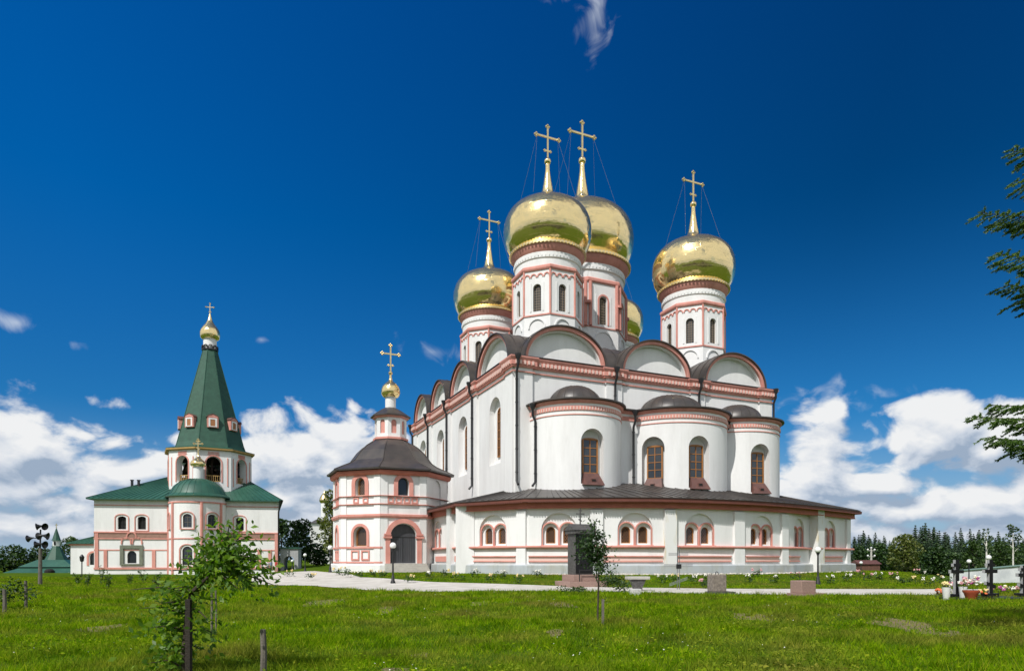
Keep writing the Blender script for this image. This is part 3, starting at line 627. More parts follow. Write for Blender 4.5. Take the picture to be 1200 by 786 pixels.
def hit(px, lo=0, hi=None):
    """where the view ray of a photo column meets the gallery wall: (x, y, nx, ny)"""
    dx, dy = ray_dir(px); best = None
    for i in range(lo, (hi or len(gwall)) - 1):
        (x0, y0), (x1, y1) = gwall[i], gwall[i + 1]; ex, ey = x1 - x0, y1 - y0
        den = dx * ey - dy * ex
        if abs(den) < 1e-9: continue
        t = ((x0 - CAMX) * ey - (y0 - CAMY) * ex) / den; s = ((x0 - CAMX) * dy - (y0 - CAMY) * dx) / den
        if -1e-6 <= s <= 1 + 1e-6 and t > 0 and (best is None or t < best[0]):
            d = unit2((x0, y0), (x1, y1)); best = (t, CAMX + dx * t, CAMY + dy * t, d[1], -d[0])
    return best[1:]
g = G(); g.prism(gwall[::-1] if False else gwall, -.6, GE + .05)
gal = g.build('gallery_wall', PLASTER, cath)
gw = []
for px in (577.5, 655, 744.5, 820.5): gw.append((px, 2.62))
gw.append((893.5, 2.62)); gw.append((973, 2.45)); gw.append((936.5, 2.2)); gw.append((513, 2.4))
c1, c2, c3, fr = G(), G(), G(), []
for px, w in gw:
    x, y, nx, ny = hit(px); M = face(x, y, 2.72, nx, ny); fr.append((M, w))
    c1.xprism(arch(w, 2.42, z=.0, rise=w / 2 * .92), -.8, .20, M)
    tw = w * .5 - .18
    for sx in (-1, 1): c2.xprism(arch(tw, 1.62, x=sx * w * .245, z=.06), -.4, .34, M); c3.xprism(arch(.70, 1.26, x=sx * w * .245, z=.17), -.4, .72, M)
cut(gal, c1); cut(gal, c2); cut(gal, c3)
for M, w in fr:
    tw = w * .5 - .18
    for sx in (-1, 1):
        wo_ = window(cath, M @ Matrix.Translation((sx * w * .245, 0, .17)), .70, 1.26, .46, t=.075, lattice=.19)
        tr = G(); arch_trim(tr, tw, 1.64, .10, .10, .30, M, x=sx * w * .245, z=.04)
        x0, x1 = sorted((0, sx * (w / 2 + .05))); tr.box(x0, x1, -.08, .3, -.12, .035, M); tr.build('window_trim', PINK, wo_)
g = G()
for px, w, dp in ((612, .85, .2), (699, .95, .2), (784.5, .95, .28), (865, 1.0, .2), (918, .9, .2), (992, .7, .2)):
    x, y, nx, ny = hit(px); M = face(x, y, 0, nx, ny); g = G(); g.box(-w / 2, w / 2, -dp, .1, -.5, GE - .62, M); g.build('buttress', STAINED if px == 784.5 else PLASTER, cath)
for (x, y, nx, ny, w) in ((-4.0, .5, -.55, -.83, 1.5), (25.35, -7.5, .25, -.97, 1.1), (-4.2, 3.2, -1, 0, .9)):
    M = face(x, y, 0, nx, ny); g = G(); g.box(-w / 2, w / 2, -.45, .5, -.5, GE - .02, M); g.build('buttress', STAINED if x > 20 else PLASTER, cath)
g = G(); g.sweep(gwall, [(-.02, 2.54), (.22, 2.54), (.26, 2.60), (.26, 2.68), (.18, 2.72), (-.02, 2.72)]); g.build('string_course', PINK, gal)
g = G()
edges = [548, 606, 618, 693, 705, 778, 791, 858, 872, 914, 922, 938, 957, 988]
def along(pa, pb, n=10): return [hit(pa + (pb - pa) * i / n)[:2] for i in range(n + 1)]
for a, b in zip(edges[0::2], edges[1::2]):
    p = along(a + 1.5, b - 1.5); g = G(); g.sweep(p, [(-.02, 1.50), (.10, 1.50), (.10, 1.58), (-.02, 1.58)]); g.sweep(p, [(-.02, 1.88), (.14, 1.88), (.14, 1.97), (-.02, 1.97)]); g.mi = 1; g.sweep(p, [(-.02, 1.581), (.05, 1.581), (.05, 1.879), (-.02, 1.879)]); g.build('wall_panel', [PINK, DENT], gal)
for y0, y1 in ((1.6, 2.6), (3.9, 8), (9, 13.5)): g = G(); g.sweep([(-4.2, y1), (-4.2, y0)], [(-.02, 1.50), (.09, 1.50), (.09, 1.97), (-.02, 1.97)]); g.build('wall_panel', PINK, gal)
g = G(); g.sweep(gwall, [(-.02, -.6), (.42, -.6), (.36, 1.22), (.30, 1.30), (-.02, 1.34)]); g.build('plinth', PLINTH, gal)
g = G(); g.sweep(eavep, [(-.3, 5.48), (.33, 5.48), (.33, 5.54), (.29, 5.57), (.29, 5.98), (-.3, 5.98)]); g.build('frieze', ROSE, gal)
g = G(); g.sweep(eavep, [(.2, 6.0), (.62, 5.90), (.78, 5.93), (.80, 6.16), (.2, 6.16)])
for i in range(len(eavep) - 2):
    p0, p1 = eavep[i], eavep[i + 1]; L = math.hypot(p1[0] - p0[0], p1[1] - p0[1]); d = unit2(p0, p1); n_ = (d[1], -d[0])
    for k in range(max(1, int(L / .17))):
        s = (k + .5) * L / max(1, int(L / .17)); g.box(-.045, .045, -.83, -.74, 5.87, 5.95, face(p0[0] + d[0] * s, p0[1] + d[1] * s, 0, *n_))
g.build('eave_board', mat('brown_red_eave', (.17, .055, .038), (.13, .042, .03), rough=.7, scale=2), gal)
def roof_strip():
    q = []
    pts = []
    for i in range(len(eavep) - 1):
        L = math.hypot(eavep[i + 1][0] - eavep[i][0], eavep[i + 1][1] - eavep[i][1]); k = max(1, round(L / .62))
        pts += [(eavep[i][0] + (eavep[i + 1][0] - eavep[i][0]) * j / k, eavep[i][1] + (eavep[i + 1][1] - eavep[i][1]) * j / k) for j in range(k)]
    pts.append(eavep[-1])
    g = G(); rows = []
    for i, p in enumerate(pts):
        d1 = unit2(pts[max(i - 1, 0)], pts[min(i + 1, len(pts) - 1)]); n_ = (d1[1], -d1[0])
        e = (p[0] + n_[0] * .86, p[1] + n_[1] * .86); t = (min(max(p[0], 5), 22.6), min(max(p[1], 4), 27)); L = math.hypot(t[0] - e[0], t[1] - e[1])
        rows.append(((e[0], e[1], 6.17), (t[0], t[1], 6.17 + .235 * L)))
    for i in range(len(rows) - 1):
        (a, b), (c_, d) = rows[i], rows[i + 1]; o = .05
        g.add([a, c_, d, b, (a[0], a[1], a[2] + o), (c_[0], c_[1], c_[2] + o), (d[0], d[1], d[2] + o), (b[0], b[1], b[2] + o)], [(0, 1, 2, 3), (4, 5, 6, 7), (0, 1, 5, 4)])
    for a, b in rows: g.tube([(a[0], a[1], a[2] + .07), (b[0], b[1], b[2] + .07)], .035, 4)
    g.build('gallery_roof', ROOF, gal)
roof_strip()
M = face(-4.2, 13.4, 0, -1, 0); g = G()
g.lathe([(.1, 5.45), (.13, 5.6), (.28, 5.9), (.28, 6.0)], 8, M @ Matrix.Translation((0, -.85, 0))); g.tube([(0, -.85, 5.6), (0, -.85, 5.3), (0, -.45, 4.7), (0, -.45, .95), (0, -.8, .7)], .11, 8, M); g.build('drain_pipe', PIPE, gal, smooth=40)

# ---- drums and domes
def drum(cx, cy, r, zr, k, zfoot, dz=1.0, big=False):
    cr = 1 / math.cos(math.pi / 8); ph = math.pi / 8
    zb = zr - 2.25 * k                       # top of the octagon
    z_sill, z_head = (zr - 6.1 * k, zr - 3.6 * k) if not big else (zr - 7.4, zr - 4.4)
    g = G(); g.lathe([(r * cr, zfoot), (r * cr, zb)], 8, ph=ph, cx=cx, cy=cy); d = g.build('drum', PLASTER, cath)
    c = G(); Ms = []
    ww = .78 * (k if not big else 1.15)
    for i in range(8):
        a = i * math.pi / 4; M = face(cx + r * math.cos(a), cy + r * math.sin(a), z_sill, math.cos(a), math.sin(a)); Ms.append(M)
        c.xprism(arch(ww, z_head - z_sill), -.3, .4, M)
    cut(d, c)
    for M in Ms[:]:
        if (M.to_3x3() @ Vector((0, -1, 0))).y < .5 or True: window(cath, M, ww, z_head - z_sill, .22, frame_m=mat('bronze_grille', (.20, .155, .11), rough=.6), t=.06, bars=(2, 9), pane_m=GLASS)
    g = G(); g.lathe([(r * 1.02, zb - .05), (r * 1.02, zr - 1.35 * k), (r * 1.05, zr - 1.25 * k), (r * 1.05, zr - .75 * k)], 48, cx=cx, cy=cy)
    for a in np.linspace(0, 2 * math.pi, int(60 * k), endpoint=False):
        g.box(-.035 * k, .035 * k, -.05, .02, zr - 1.14 * k, zr - 1.02 * k, face(cx + r * 1.05 * math.cos(a), cy + r * 1.05 * math.sin(a), 0, math.cos(a), math.sin(a)))
    g.build('drum_collar', PLASTER, d, smooth=35)
    octo = [(cx + r * cr * math.cos(ph + i * math.pi / 4), cy + r * cr * math.sin(ph + i * math.pi / 4)) for i in range(8)]
    g = G(); g.sweep(octo, [(-.05, zb - .12), (.10, zb - .12), (.16, zb), (.16, zb + .2 * k), (.05, zb + .3 * k), (-.05, zb + .3 * k)], closed=True)
    g.sweep(octo, [(-.05, z_sill - .42), (.07, z_sill - .42), (.07, z_sill - .30), (-.05, z_sill - .30)], closed=True)
    for (x, y) in octo:
        u = unit2((cx, cy), (x, y))
        rr = .10 * k if not big else .30
        for s in ((0,) if not big else (-1, 1)):
            g.tube([(x - u[1] * s * .26, y + u[0] * s * .26, z_sill - .3), (x - u[1] * s * .26, y + u[0] * s * .26, zb - .1)], rr if not big else .19, 8)
        if big: g.lathe([(.42, z_sill + 2.0), (.42, z_sill + 2.25)], 10, cx=x, cy=y)
    na = 4 if not big else 3
    for M in Ms:
        hw = r * math.tan(math.pi / 8); st = 2 * hw / na
        if not big:
            for i in range(na):
                x = -hw + st * (i + .5); arch_trim(g, st * .62, st * .38, st * .16, -.07, .03, M, x=x, z=(zb - z_sill) - .75 * k)
        arch_trim(g, ww + .16, z_head - z_sill + .08, .10 if not big else .17, -.07, .04, M, z=-.02) if big else None
    # round-headed blind arches at the foot
    g.build('drum_trim', PINK, d)
    g = G()
    for M in Ms:
        hw = r * math.tan(math.pi / 8)
        arch_trim(g, hw * 1.15, hw * .62 , .12, -.10, .03, M, x=0, z=-1.55 * k)
        for sx in (-1, 1): g.box(sx * hw * .48 - .07, sx * hw * .48 + .07, -.05, .03, .0, (z_head - z_sill) + .1, M)
    g.build('blind_arch', PLASTER, d)
    rr = r * 1.14
    g = G(); g.lathe([(r * 1.04, zr - .74 * k), (r * 1.06, zr - .66 * k), (r * 1.10, zr - .45 * k), (rr, zr - .18 * k), (rr, zr - .08 * k), (r, zr - .02)], 64, cx=cx, cy=cy); g.build('drum_cornice', PINK, d, smooth=40)
    g = G(); g.lathe([(rr * .98, zr - .10 * k), (rr * 1.03, zr - .08 * k), (rr * 1.03, zr + .14 * k), (rr * .96, zr + .20 * k)], 64, cx=cx, cy=cy)
    for a in np.linspace(0, 2 * math.pi, int(64 * k), endpoint=False):
        g.box(-.10 * k, .10 * k, -.09, .05, zr - .06 * k, zr + .12 * k, face(cx + rr * 1.03 * math.cos(a), cy + rr * 1.03 * math.sin(a), 0, math.cos(a), math.sin(a)))
    g.build('gilded_ring', mat('pale_gold_ring', (.80, .66, .36), rough=.4, metal=.85), d, smooth=40)
    # dome, profile in units of its own radius
    rd = r * 1.375 if not big else r * 1.265
    prof = [(.80, .02), (.875, .11), (.945, .235), (.985, .37), (1.0, .515), (.992, .66), (.96, .80), (.90, .93), (.805, 1.045), (.675, 1.14), (.51, 1.215), (.35, 1.27), (.25, 1.325), (.18, 1.40), (.13, 1.52), (.09, 1.74), (.055, 1.98), (.045, 2.15)]
    P = catmull([(a * rd, b * rd * .98) for a, b in prof], 3)
    o = G(); n = 72; o.lathe(P, n)
    jr = np.random.default_rng(int(zr * 10))
    vs = np.array(o.v); rad = np.hypot(vs[:, 0], vs[:, 1]); f = 1 + jr.normal(0, .0022, len(vs)); vs[:, 0] *= f; vs[:, 1] *= f; o.v = [tuple(p) for p in vs]
    dome = o.build('dome', GOLD, cath, smooth=60, loc=(cx, cy, zr + .12 * k))
    zt = 2.15 * rd * .98
    g = G(); g.ball((0, 0, zt + .28 * k), .33 * k, 20); g.lathe([(.05, zt - .15), (.15 * k, zt - .1), (.15 * k, zt), (.05, zt + .05)], 16)
    g.build('orb', GOLD, dome, smooth=40)
    hc = 3.05 * k * dz; wc = 2.4 * k
    g = budded_cross(G(), zt + .55 * k, hc, wc, .08 * k); g.build('cross', GOLD_D, dome)
    za = zt + .55 * k + hc * .67
    for sx in (-1, 1):
        for sy in (-1, 1): g = G(); g.tube([(sx * wc * .46, 0, za), (sx * rd * .55, sy * rd * .40, 1.16 * rd)], .011, 4); g.build('guy_chain', STEEL, dome)
    return d
drum(6.55, 7.0, 3.06, 30.4, 1.0, 18.7)
drum(23.0, 6.0, 3.06, 29.35, 1.0, 18.7)
drum(7.0, 23.3, 3.06, 30.2, 1.0, 18.7)
drum(24.8, 24.8, 3.06, 30.2, 1.0, 18.7)
drum(15.4, 15.9, 4.55, 34.15, 1.30, 18.7, big=True)
# ------------------------------------------------------------------ octagonal entrance chapel beside the gallery
chap = empty('chapel', (-11.6, 63.0, 0), TH, 'white octagonal chapel with black bell-shaped roof, arched dark door and small gold cupola', 'chapel')
A8 = 4.97; C8 = 1 / math.cos(math.pi / 8)
def octa(r, ph=math.pi / 8): return [(r * C8 * math.cos(ph + i * math.pi / 4), r * C8 * math.sin(ph + i * math.pi / 4)) for i in range(8)]
g = G(); g.prism(octa(A8), -.5, 9.5); cw = g.build('wall', PLASTER, chap)
def fc(i, z=0.0): a = -math.pi / 2 + i * math.pi / 4; return face(A8 * math.cos(a), A8 * math.sin(a), z, math.cos(a), math.sin(a))
c = G(); c.xprism(arch(2.35, 3.5, z=1.35), -.5, .45, fc(0))
ups = [(0, .82, 7.35, 1.55), (-1, .82, 7.35, 1.55), (-2, .82, 7.35, 1.55)]; lows = [(-1, 1.25, 2.85, 1.75), (-2, 1.1, 2.85, 1.75)]
for i, w, z, h in ups: c.xprism(arch(w + .15, h + .1, z=z), -.5, .5, fc(i))
for i, w, z, h in lows: c.xprism(arch(w + .1, h, z=z), -.5, .5, fc(i))
c.xprism(arch(1.7, 2.6, z=6.4), -.5, .18, fc(1)); cut(cw, c)
for i, w, z, h in ups:
    o = window(chap, fc(i, z) , w, h, .3, frame_m=WOOD if i else IRON, t=.07, lattice=.2)
    g = G(); arch_trim(g, w + .2, h + .12, .36, -.10, .04, fc(i), z=z - .1); g.build('window_trim', PINK, o)
for i, w, z, h in lows:
    o = window(chap, fc(i, z), w, h - .06, .3, t=.09, lattice=.24)
    g = G(); arch_trim(g, w + .12, h + .02, .24, -.10, .04, fc(i), z=z); g.build('window_trim', PINK, o)
g = G(); arch_trim(g, 2.45, 3.6, .40, -.16, .05, fc(0), z=1.3)
for sx in (-1, 1): g.box(sx * 1.45 - .36, sx * 1.45 + .36, -.26, .05, 3.55, 3.72, fc(0)); g.box(sx * 1.45 - .30, sx * 1.45 + .30, -.22, .05, 3.80, 3.95, fc(0))
g.build('door_trim', PINK, chap)
g = G(); g.xprism(arch(2.32, 3.46, z=1.36), .28, .42, fc(0)); g.mi = 1; g.box(-.02, .02, .25, .29, 1.4, 3.7, fc(0)); g.box(-1.15, 1.15, .262, .285, 3.62, 3.70, fc(0))
for k in range(-5, 6):
    if k: g.box(k * .2 - .006, k * .2 + .006, .27, .285, 1.4, 3.6, fc(0))
g.build('door', [DOOR, IRON], chap)
def belt(r, z0, z1, o, m_, name, extra=None):
    g = G(); g.sweep(octa(r), [(-.03, z0), (.06 + o * .6, z0), (.08 + o, z0 + (z1 - z0) * .4), (.08 + o, z1 - .04), (-.03, z1)], closed=True); return g.build(name, m_, chap)
belt(A8, 5.36, 5.70, .14, PINK, 'string_course'); belt(A8, 6.50, 6.62, .10, PINK, 'string_course'); belt(A8, 7.24, 7.34, .12, PINK, 'string_course')
g = G(); p8 = octa(A8)     # the low belt stops at the door
g.sweep([p8[3], p8[4], p8[5], (-1.9, -A8)], [(-.03, 2.66), (.12, 2.66), (.12, 2.82), (-.03, 2.82)])
g.build('string_course', PINK, chap); g = G(); g.sweep([p8[3], p8[4], p8[5], (-1.9, -A8)], [(-.03, 1.36), (.10, 1.36), (.10, 1.50), (-.03, 1.50)]); g.build('string_course', PINK, chap)
g = G(); g.sweep([p8[2], p8[3], p8[4], p8[5], (-1.75, -A8)], [(-.03, -.5), (.32, -.5), (.30, 1.2), (.22, 1.3), (-.03, 1.3)]); g.build('plinth', PLASTER, chap)
for i in range(-3, 2):
    a = math.pi / 8 + (i + 5) * math.pi / 4; x, y = A8 * C8 * math.cos(a), A8 * C8 * math.sin(a)
    g = G(); u = (math.cos(a), math.sin(a))
    for s in (-1, 1):
        M = face(x, y, 0, math.cos(a + s * math.pi / 8), math.sin(a + s * math.pi / 8)); g.box(min(0, s * .62), max(0, s * .62), -.08, .1, 1.32, 9.2, M)
    g.build('corner_pier', PLASTER, chap)
for i, xs in ((0, (-1.45, -.72, 0, .72, 1.45)), (-1, (-.72, .28)), (-2, (-.5, .3))):
    for x in xs[:-1] if i == 0 else xs:
        g = G(); M = fc(i); w = .56
        g.ring([(x, 6.66), (x, 7.18), (x + w, 7.18), (x + w, 6.66), (x, 6.66)], [(x + .12, 6.78), (x + .12, 7.06), (x + w - .12, 7.06), (x + w - .12, 6.78), (x + .12, 6.78)], -.08, .02, M); g.build('wall_panel', PINK, chap)
for i, xs in ((-1, (-.95, .12)), (-2, (-.9, .1))):
    for x in xs:
        g = G(); M = fc(i); w = .85
        g.ring([(x, 1.62), (x, 2.5), (x + w, 2.5), (x + w, 1.62), (x, 1.62)], [(x + .13, 1.75), (x + .13, 2.37), (x + w - .13, 2.37), (x + w - .13, 1.75), (x + .13, 1.75)], -.08, .02, M); g.build('wall_panel', PINK, chap)
belt(A8, 9.12, 9.55, .28, ROSE, 'frieze')
g = G(); rp = [(A8 + .62, 9.56), (A8 + .64, 9.70), (4.75, 10.12), (4.1, 10.42), (3.62, 10.78), (3.3, 11.25), (2.95, 11.75), (2.45, 12.25), (1.85, 12.68), (1.4, 12.98)]
g.lathe([(r * C8, z) for r, z in rp], 8, ph=math.pi / 8); 
for i in range(8):
    a = math.pi / 8 + i * math.pi / 4; g.tube([(r * C8 * math.cos(a), r * C8 * math.sin(a), z + .02) for r, z in rp[1:-1]], .05, 5)
g.build('roof', ROOF, chap)
g = G(); g.lathe([(1.40 * C8, 12.6), (1.40 * C8, 15.1)], 8, ph=math.pi / 8); cu = g.build('cupola', PLASTER, chap)
c = G()
for i in range(8):
    a = i * math.pi / 4; c.xprism(arch(.5, 1.3, z=13.5), -.3, .15, face(1.4 * math.cos(a), 1.4 * math.sin(a), 0, math.cos(a), math.sin(a)))
cut(cu, c)
g = G(); o8 = octa(1.4)
for i in range(8):
    a = i * math.pi / 4; M = face(1.4 * math.cos(a), 1.4 * math.sin(a), 0, math.cos(a), math.sin(a)); g.xprism(arch(.46, 1.26, z=13.5), .10, .2, M)
g.sweep(o8, [(-.1, 12.95), (.16, 12.95), (.16, 13.15), (-.1, 13.15)], closed=True); g.sweep(o8, [(-.1, 14.98), (.12, 14.98), (.24, 15.14), (-.1, 15.14)], closed=True)
g.build('cupola_trim', PINK, cu)
g = G(); g.lathe([(1.78 * C8, 15.14), (1.78 * C8, 15.24), (.95 * C8, 15.85), (.55, 16.1)], 8, ph=math.pi / 8); g.build('cupola_roof', ROOF, cu)
g = G(); g.lathe([(.5, 15.9), (.5, 17.15)], 20); g.build('cupola_neck', PLASTER, cu, smooth=40)
g = G(); pr = catmull([(.55, 17.12), (.74, 17.22), (.88, 17.5), (.88, 17.85), (.74, 18.2), (.48, 18.48), (.24, 18.68), (.13, 18.95), (.09, 19.35)], 3); g.lathe(pr, 32); dm = g.build('dome', GOLD, chap, smooth=50)
g = G(); g.ball((0, 0, 19.45), .2, 12); budded_cross(g, 19.6, 2.5, 1.6, .07); g.build('cross', GOLD_D, dm)
g = G(); M = fc(0)
for k in range(5): g.box(-1.75 + .001 * k, 1.95 - .001 * k, -.35 - .34 * (5 - k), .1, -.3, 1.34 - .17 * (4 - k) - .17 * 0, M)
g.build('door_step', CONC, chap)

# ------------------------------------------------------------------ bell tower on its two-storey block
BT = R(10.0); bel = empty('bell_tower', (-46.7, 102, 0), BT, 'white and pink bell tower with tall green tented spire above a two-storey block', 'bell tower')
X0, X1, Y0, Y1 = -13.5, 11.3, -7.0, 8.0
def B(x, z=0.0): return face(x, Y0, z, 0, -1)
g = G(); g.prism([(X0, Y0), (X1, Y0), (X1 - 3.0, Y1), (X0, Y1)], -1.2, 10.1); bw = g.build('wall', PLASTER, bel)
AX, AY, AR = .3, -7.3, 3.75
upw = [-9.9, -7.3, 5.9]; c = G()
for x in upw: c.xprism(arch(1.1, 1.85, z=5.95, rise=.3), -.5, .45, B(x))
c.xprism(arch(1.2, 1.75, z=1.15), -.5, .5, B(-8.6)); cut(bw, c)
def bwin(M, w, h, y=.2, rise=.3, t=.06, trim=.2, dark=True):
    o = window(bel, M, w, h, y, frame_m=IRON if dark else MAT['grey_weathered_wood'], t=t, bars=(1, 2), rise=rise, pane_m=DARK if dark else GLASS)
    g = G(); arch_trim(g, w + .55, h + .38, .12, -.09, .03, M, z=-.16, rise=rise + .12); g.box(-w / 2 - .4, w / 2 + .4, -.12, .03, -.26, -.15, M); g.build('window_trim', PINK, o); return o
for x in upw: bwin(B(x, 5.95), 1.1, 1.85, y=.3)
o = window(bel, B(-8.6, 1.15), 1.2, 1.75, .25, frame_m=IRON, t=.08, lattice=.25)
g = G(); g.ring([(-1.5, .12), (-1.5, 2.95), (1.5, 2.95), (1.5, .12), (-1.5, .12)], [(-1.05, .32), (-1.05, 2.5), (1.05, 2.5), (1.05, .32), (-1.05, .32)], -.22, .03, B(-8.6, .75)); g.build('window_surround', mat('grey_green_stone', (.20, .215, .16), (.14, .15, .115), rough=.9, scale=2), o)
M = B(-8.6, 3.9)
for x, z in ((-.72, -.05), (.72, -.05), (0, .72)): g = G(); arch_trim(g, 1.05, .85, .16, -.14 - .04 * (z > 0), .03, M, x=x, z=z); g.build('keel_arch', PINK, bel)
def beltb(x0, x1, z0, z1, o, m_, name): g = G(); g.sweep([(x0, Y0), (x1, Y0)], [(-.03, z0), (o, z0), (o, z1), (-.03, z1)]); return g.build(name, m_, bel)
for x0, x1 in ((X0, -3.3), (3.9, X1)):
    beltb(x0, x1, 5.42, 5.62, .16, PINK, 'string_course'); beltb(x0, x1, 4.55, 4.72, .14, PINK, 'string_course'); beltb(x0, x1, 4.74, 5.40, .07, mat('brown_panel_band', (.27, .155, .115), (.33, .2, .155), rough=.85, scale=2), 'panel_band')
    beltb(x0, x1, 9.3, 9.42, .08, PINK, 'string_course'); beltb(x0, x1, .28, .55, .14, PINK, 'string_course'); beltb(x0, x1, 2.95, 3.1, .06, PINK, 'string_course')
for x, z0, z1 in ((X0 + .35, .3, 5.4), (X0 + 1.5, .3, 3.0), (-5.7, .3, 3.0), (-3.7, -.5, 9.3), (8.6, .3, 3.1), (X1 - .3, -.5, 5.4), (X1 - 1.2, .3, 3.1)):
    g = G(); g.box(-.22, .22, -.13, .02, z0, z1, B(x)); g.build('pilaster', PINK, bel)
g = G(); e = [(X0 - .75, Y0 - .75), (X1 + .75, Y0 - .75), (X1 - 2.4, Y1 + .75), (X0 - .75, Y1 + .75)]
r0, r1 = (-6.2, .5), (5.0, .5)
vs = [(x, y, 10.1) for x, y in e] + [(x, y, 10.25) for x, y in e] + [(*r0, 14.3), (*r1, 14.3)]
g.add(vs, [(0, 1, 2, 3), (0, 1, 5, 4), (1, 2, 6, 5), (2, 3, 7, 6), (3, 0, 4, 7), (4, 5, 9, 8), (5, 6, 9), (6, 7, 8, 9), (7, 4, 8)])
def seams(g, a0, a1, b0, b1, n, r=.035):
    a0, a1, b0, b1 = map(Vector, (a0, a1, b0, b1))
    for i in range(n + 1):
        t = i / n; p = a0.lerp(a1, t); q = b0.lerp(b1, t); up = Vector((0, 0, .03)); g.tube([p + up, q + up], .055, 4)
seams(g, vs[4], vs[5], vs[8], vs[9], 34); seams(g, vs[5], vs[6], vs[9], vs[9], 14); seams(g, vs[4], vs[7], vs[8], vs[8], 14)
g.build('roof', GREEN, bel)
for x in (-10.0, -9.1): g = G(); g.box(x - .14, x + .14, -3.2, -2.9, 11, 13.3); g.box(x - .2, x + .2, -3.26, -2.84, 13.3, 13.42); g.build('chimney', PIPE, bel)
# round apse on the front
g = G(); g.lathe([(AR, -1.2), (AR, 10.6)], 56, cx=AX, cy=AY); ap = g.build('apse', PLASTER, bel)
def AP_(deg, z): a = R(-90 + deg); return face(AX + AR * math.cos(a), AY + AR * math.sin(a), z, math.cos(a), math.sin(a))
c = G()
for d in (-6, 44, -66): c.xprism(arch(1.2, 1.9, z=6.1, rise=.45), -.4, .4, AP_(d, 0))
for d in (-6, 48): c.xprism(arch(1.35, 2.6, z=.9), -.4, .4, AP_(d, 0))
cut(ap, c); smooth_obj(ap, 30)
for d in (-6, 44, -66): bwin(AP_(d, 6.1), 1.2, 1.9, y=.2, rise=.45, dark=False)
for d in (-6, 48): bwin(AP_(d, .9), 1.35, 2.6, y=.2, rise=.6, dark=False)
for d in (-42, 22, 66): g = G(); g.tube([AP_(d, 0) @ Vector((0, -.05, z)) for z in (-.5, 9.6)], .2, 8); g.build('half_column', PINK, bel)
crc = [(AX + AR * math.cos(a), AY + AR * math.sin(a)) for a in np.linspace(math.pi, 2 * math.pi, 40)]
for z0, z1, o_ in ((.28, .55, .12), (4.5, 4.66, .08), (9.55, 9.75, .10)): g = G(); g.sweep(crc, [(-.03, z0), (o_, z0), (o_, z1), (-.03, z1)]); g.build('string_course', PINK, ap)
g = G(); g.lathe([(AR + .55, 10.45), (AR + .55, 10.6), (AR + .05, 10.95), (AR - .55, 12.0), (AR - 1.4, 12.75), (AR - 2.6, 13.15), (.5, 13.3)], 48, cx=AX, cy=AY)
for k in range(14):
    a = math.pi + math.pi * k / 13; g.tube([(AX + r * math.cos(a), AY + r * math.sin(a), z + .04) for r, z in ((AR + .5, 10.62), (AR + .05, 10.95), (AR - .55, 12.0), (AR - 1.4, 12.75), (AR - 2.6, 13.15))], .03, 4)
g.build('apse_roof', GREEN, bel, smooth=25)
g = G(); g.lathe([(.66, 13.1), (.66, 15.0)], 20, cx=AX, cy=AY); nk = g.build('cupola_neck', PLASTER, bel, smooth=40)
g = G(); g.lathe(catmull([(.78, 14.98), (1.0, 15.15), (1.05, 15.45), (.86, 15.8), (.52, 16.1), (.25, 16.4), (.1, 16.8), (.06, 17.2)], 3), 28, cx=AX, cy=AY); g.build('dome', GOLD, nk, smooth=50)
g = G(); ortho_cross(g, 0, 1.75, 1.1, .07); q = g.build('cross', GOLD_D, nk, loc=(AX, AY, 17.15))
# the tower
TA = 5.7; trz = R(19.6)
def oc(r): return [(r * C8 * math.cos(math.pi / 8 + i * math.pi / 4 + trz), r * C8 * math.sin(math.pi / 8 + i * math.pi / 4 + trz)) for i in range(8)]
def tf(i, z=0.0, r=TA): a = i * math.pi / 4 + trz; return face(r * math.cos(a), r * math.sin(a), z, math.cos(a), math.sin(a))
g = G(); g.prism(oc(TA), 9, 17.7); g2 = g.build('belfry_wall', PLASTER, bel)
c = G(); c.prism(oc(TA - 1.1), 12.9, 17.4); cut(g2, c); c = G()
for i in range(8): c.xprism(arch(2.0, 3.75, z=13.1), -.5, 1.6, tf(i))
cut(g2, c)
for i in range(8):
    g = G(); arch_trim(g, 2.05, 3.8, .17, -.08, .05, tf(i), z=13.05)
    hw = TA * math.tan(math.pi / 8)
    for s in (-1, 1): g.box(s * hw * .80 - .07, s * hw * .80 + .07, -.07, .03, 12.5, 16.7, tf(i))
    g.build('arch_trim', PINK, g2)
    g = G()
    for zz in (13.2, 14.0): g.box(-1.0, 1.0, .5, .58, zz, zz + .09, tf(i))
    for k in range(-3, 4): g.box(k * .28 - .03, k * .28 + .03, .5, .58, 13.1, 14.0, tf(i))
    g.build('railing', OCHRE, g2)
for i in range(8):
    g = G()
    for k in range(-4, 5): g.box(k * .17 - .045, k * .17 + .045, -.06, .03, 17.05, 17.5, tf(i))
    g.box(-.85, .85, -.05, .03, 16.98, 17.05, tf(i)); g.build('ornament_panel', PINK, g2)
for (bx_, by_, r_, z_) in ((-2.6, -2.4, .75, 15.5), (.2, -3.2, 1.0, 15.3), (2.8, -2.2, .7, 15.6), (0, 1, 1.3, 15.2), (-3.4, .6, .6, 15.8), (3.5, .8, .6, 15.8)):
    g = G(); g.lathe([(r_, z_ - r_), (r_ * .86, z_ - r_ * .75), (r_ * .66, z_ - r_ * .1), (r_ * .55, z_ + r_ * .45), (r_ * .3, z_ + r_ * .7), (.06, z_ + r_ * .75), (.06, 17.5)], 20, cx=bx_, cy=by_); g.build('bell', mat('bronze_bell', (.10, .085, .05), rough=.35, metal=.9), bel, smooth=40)
g = G(); g.sweep(oc(TA), [(-.2, 17.65), (.2, 17.7), (.42, 17.8), (.44, 18.0), (-.2, 18.0)], closed=True); g.build('eave_board', OCHRE, bel)
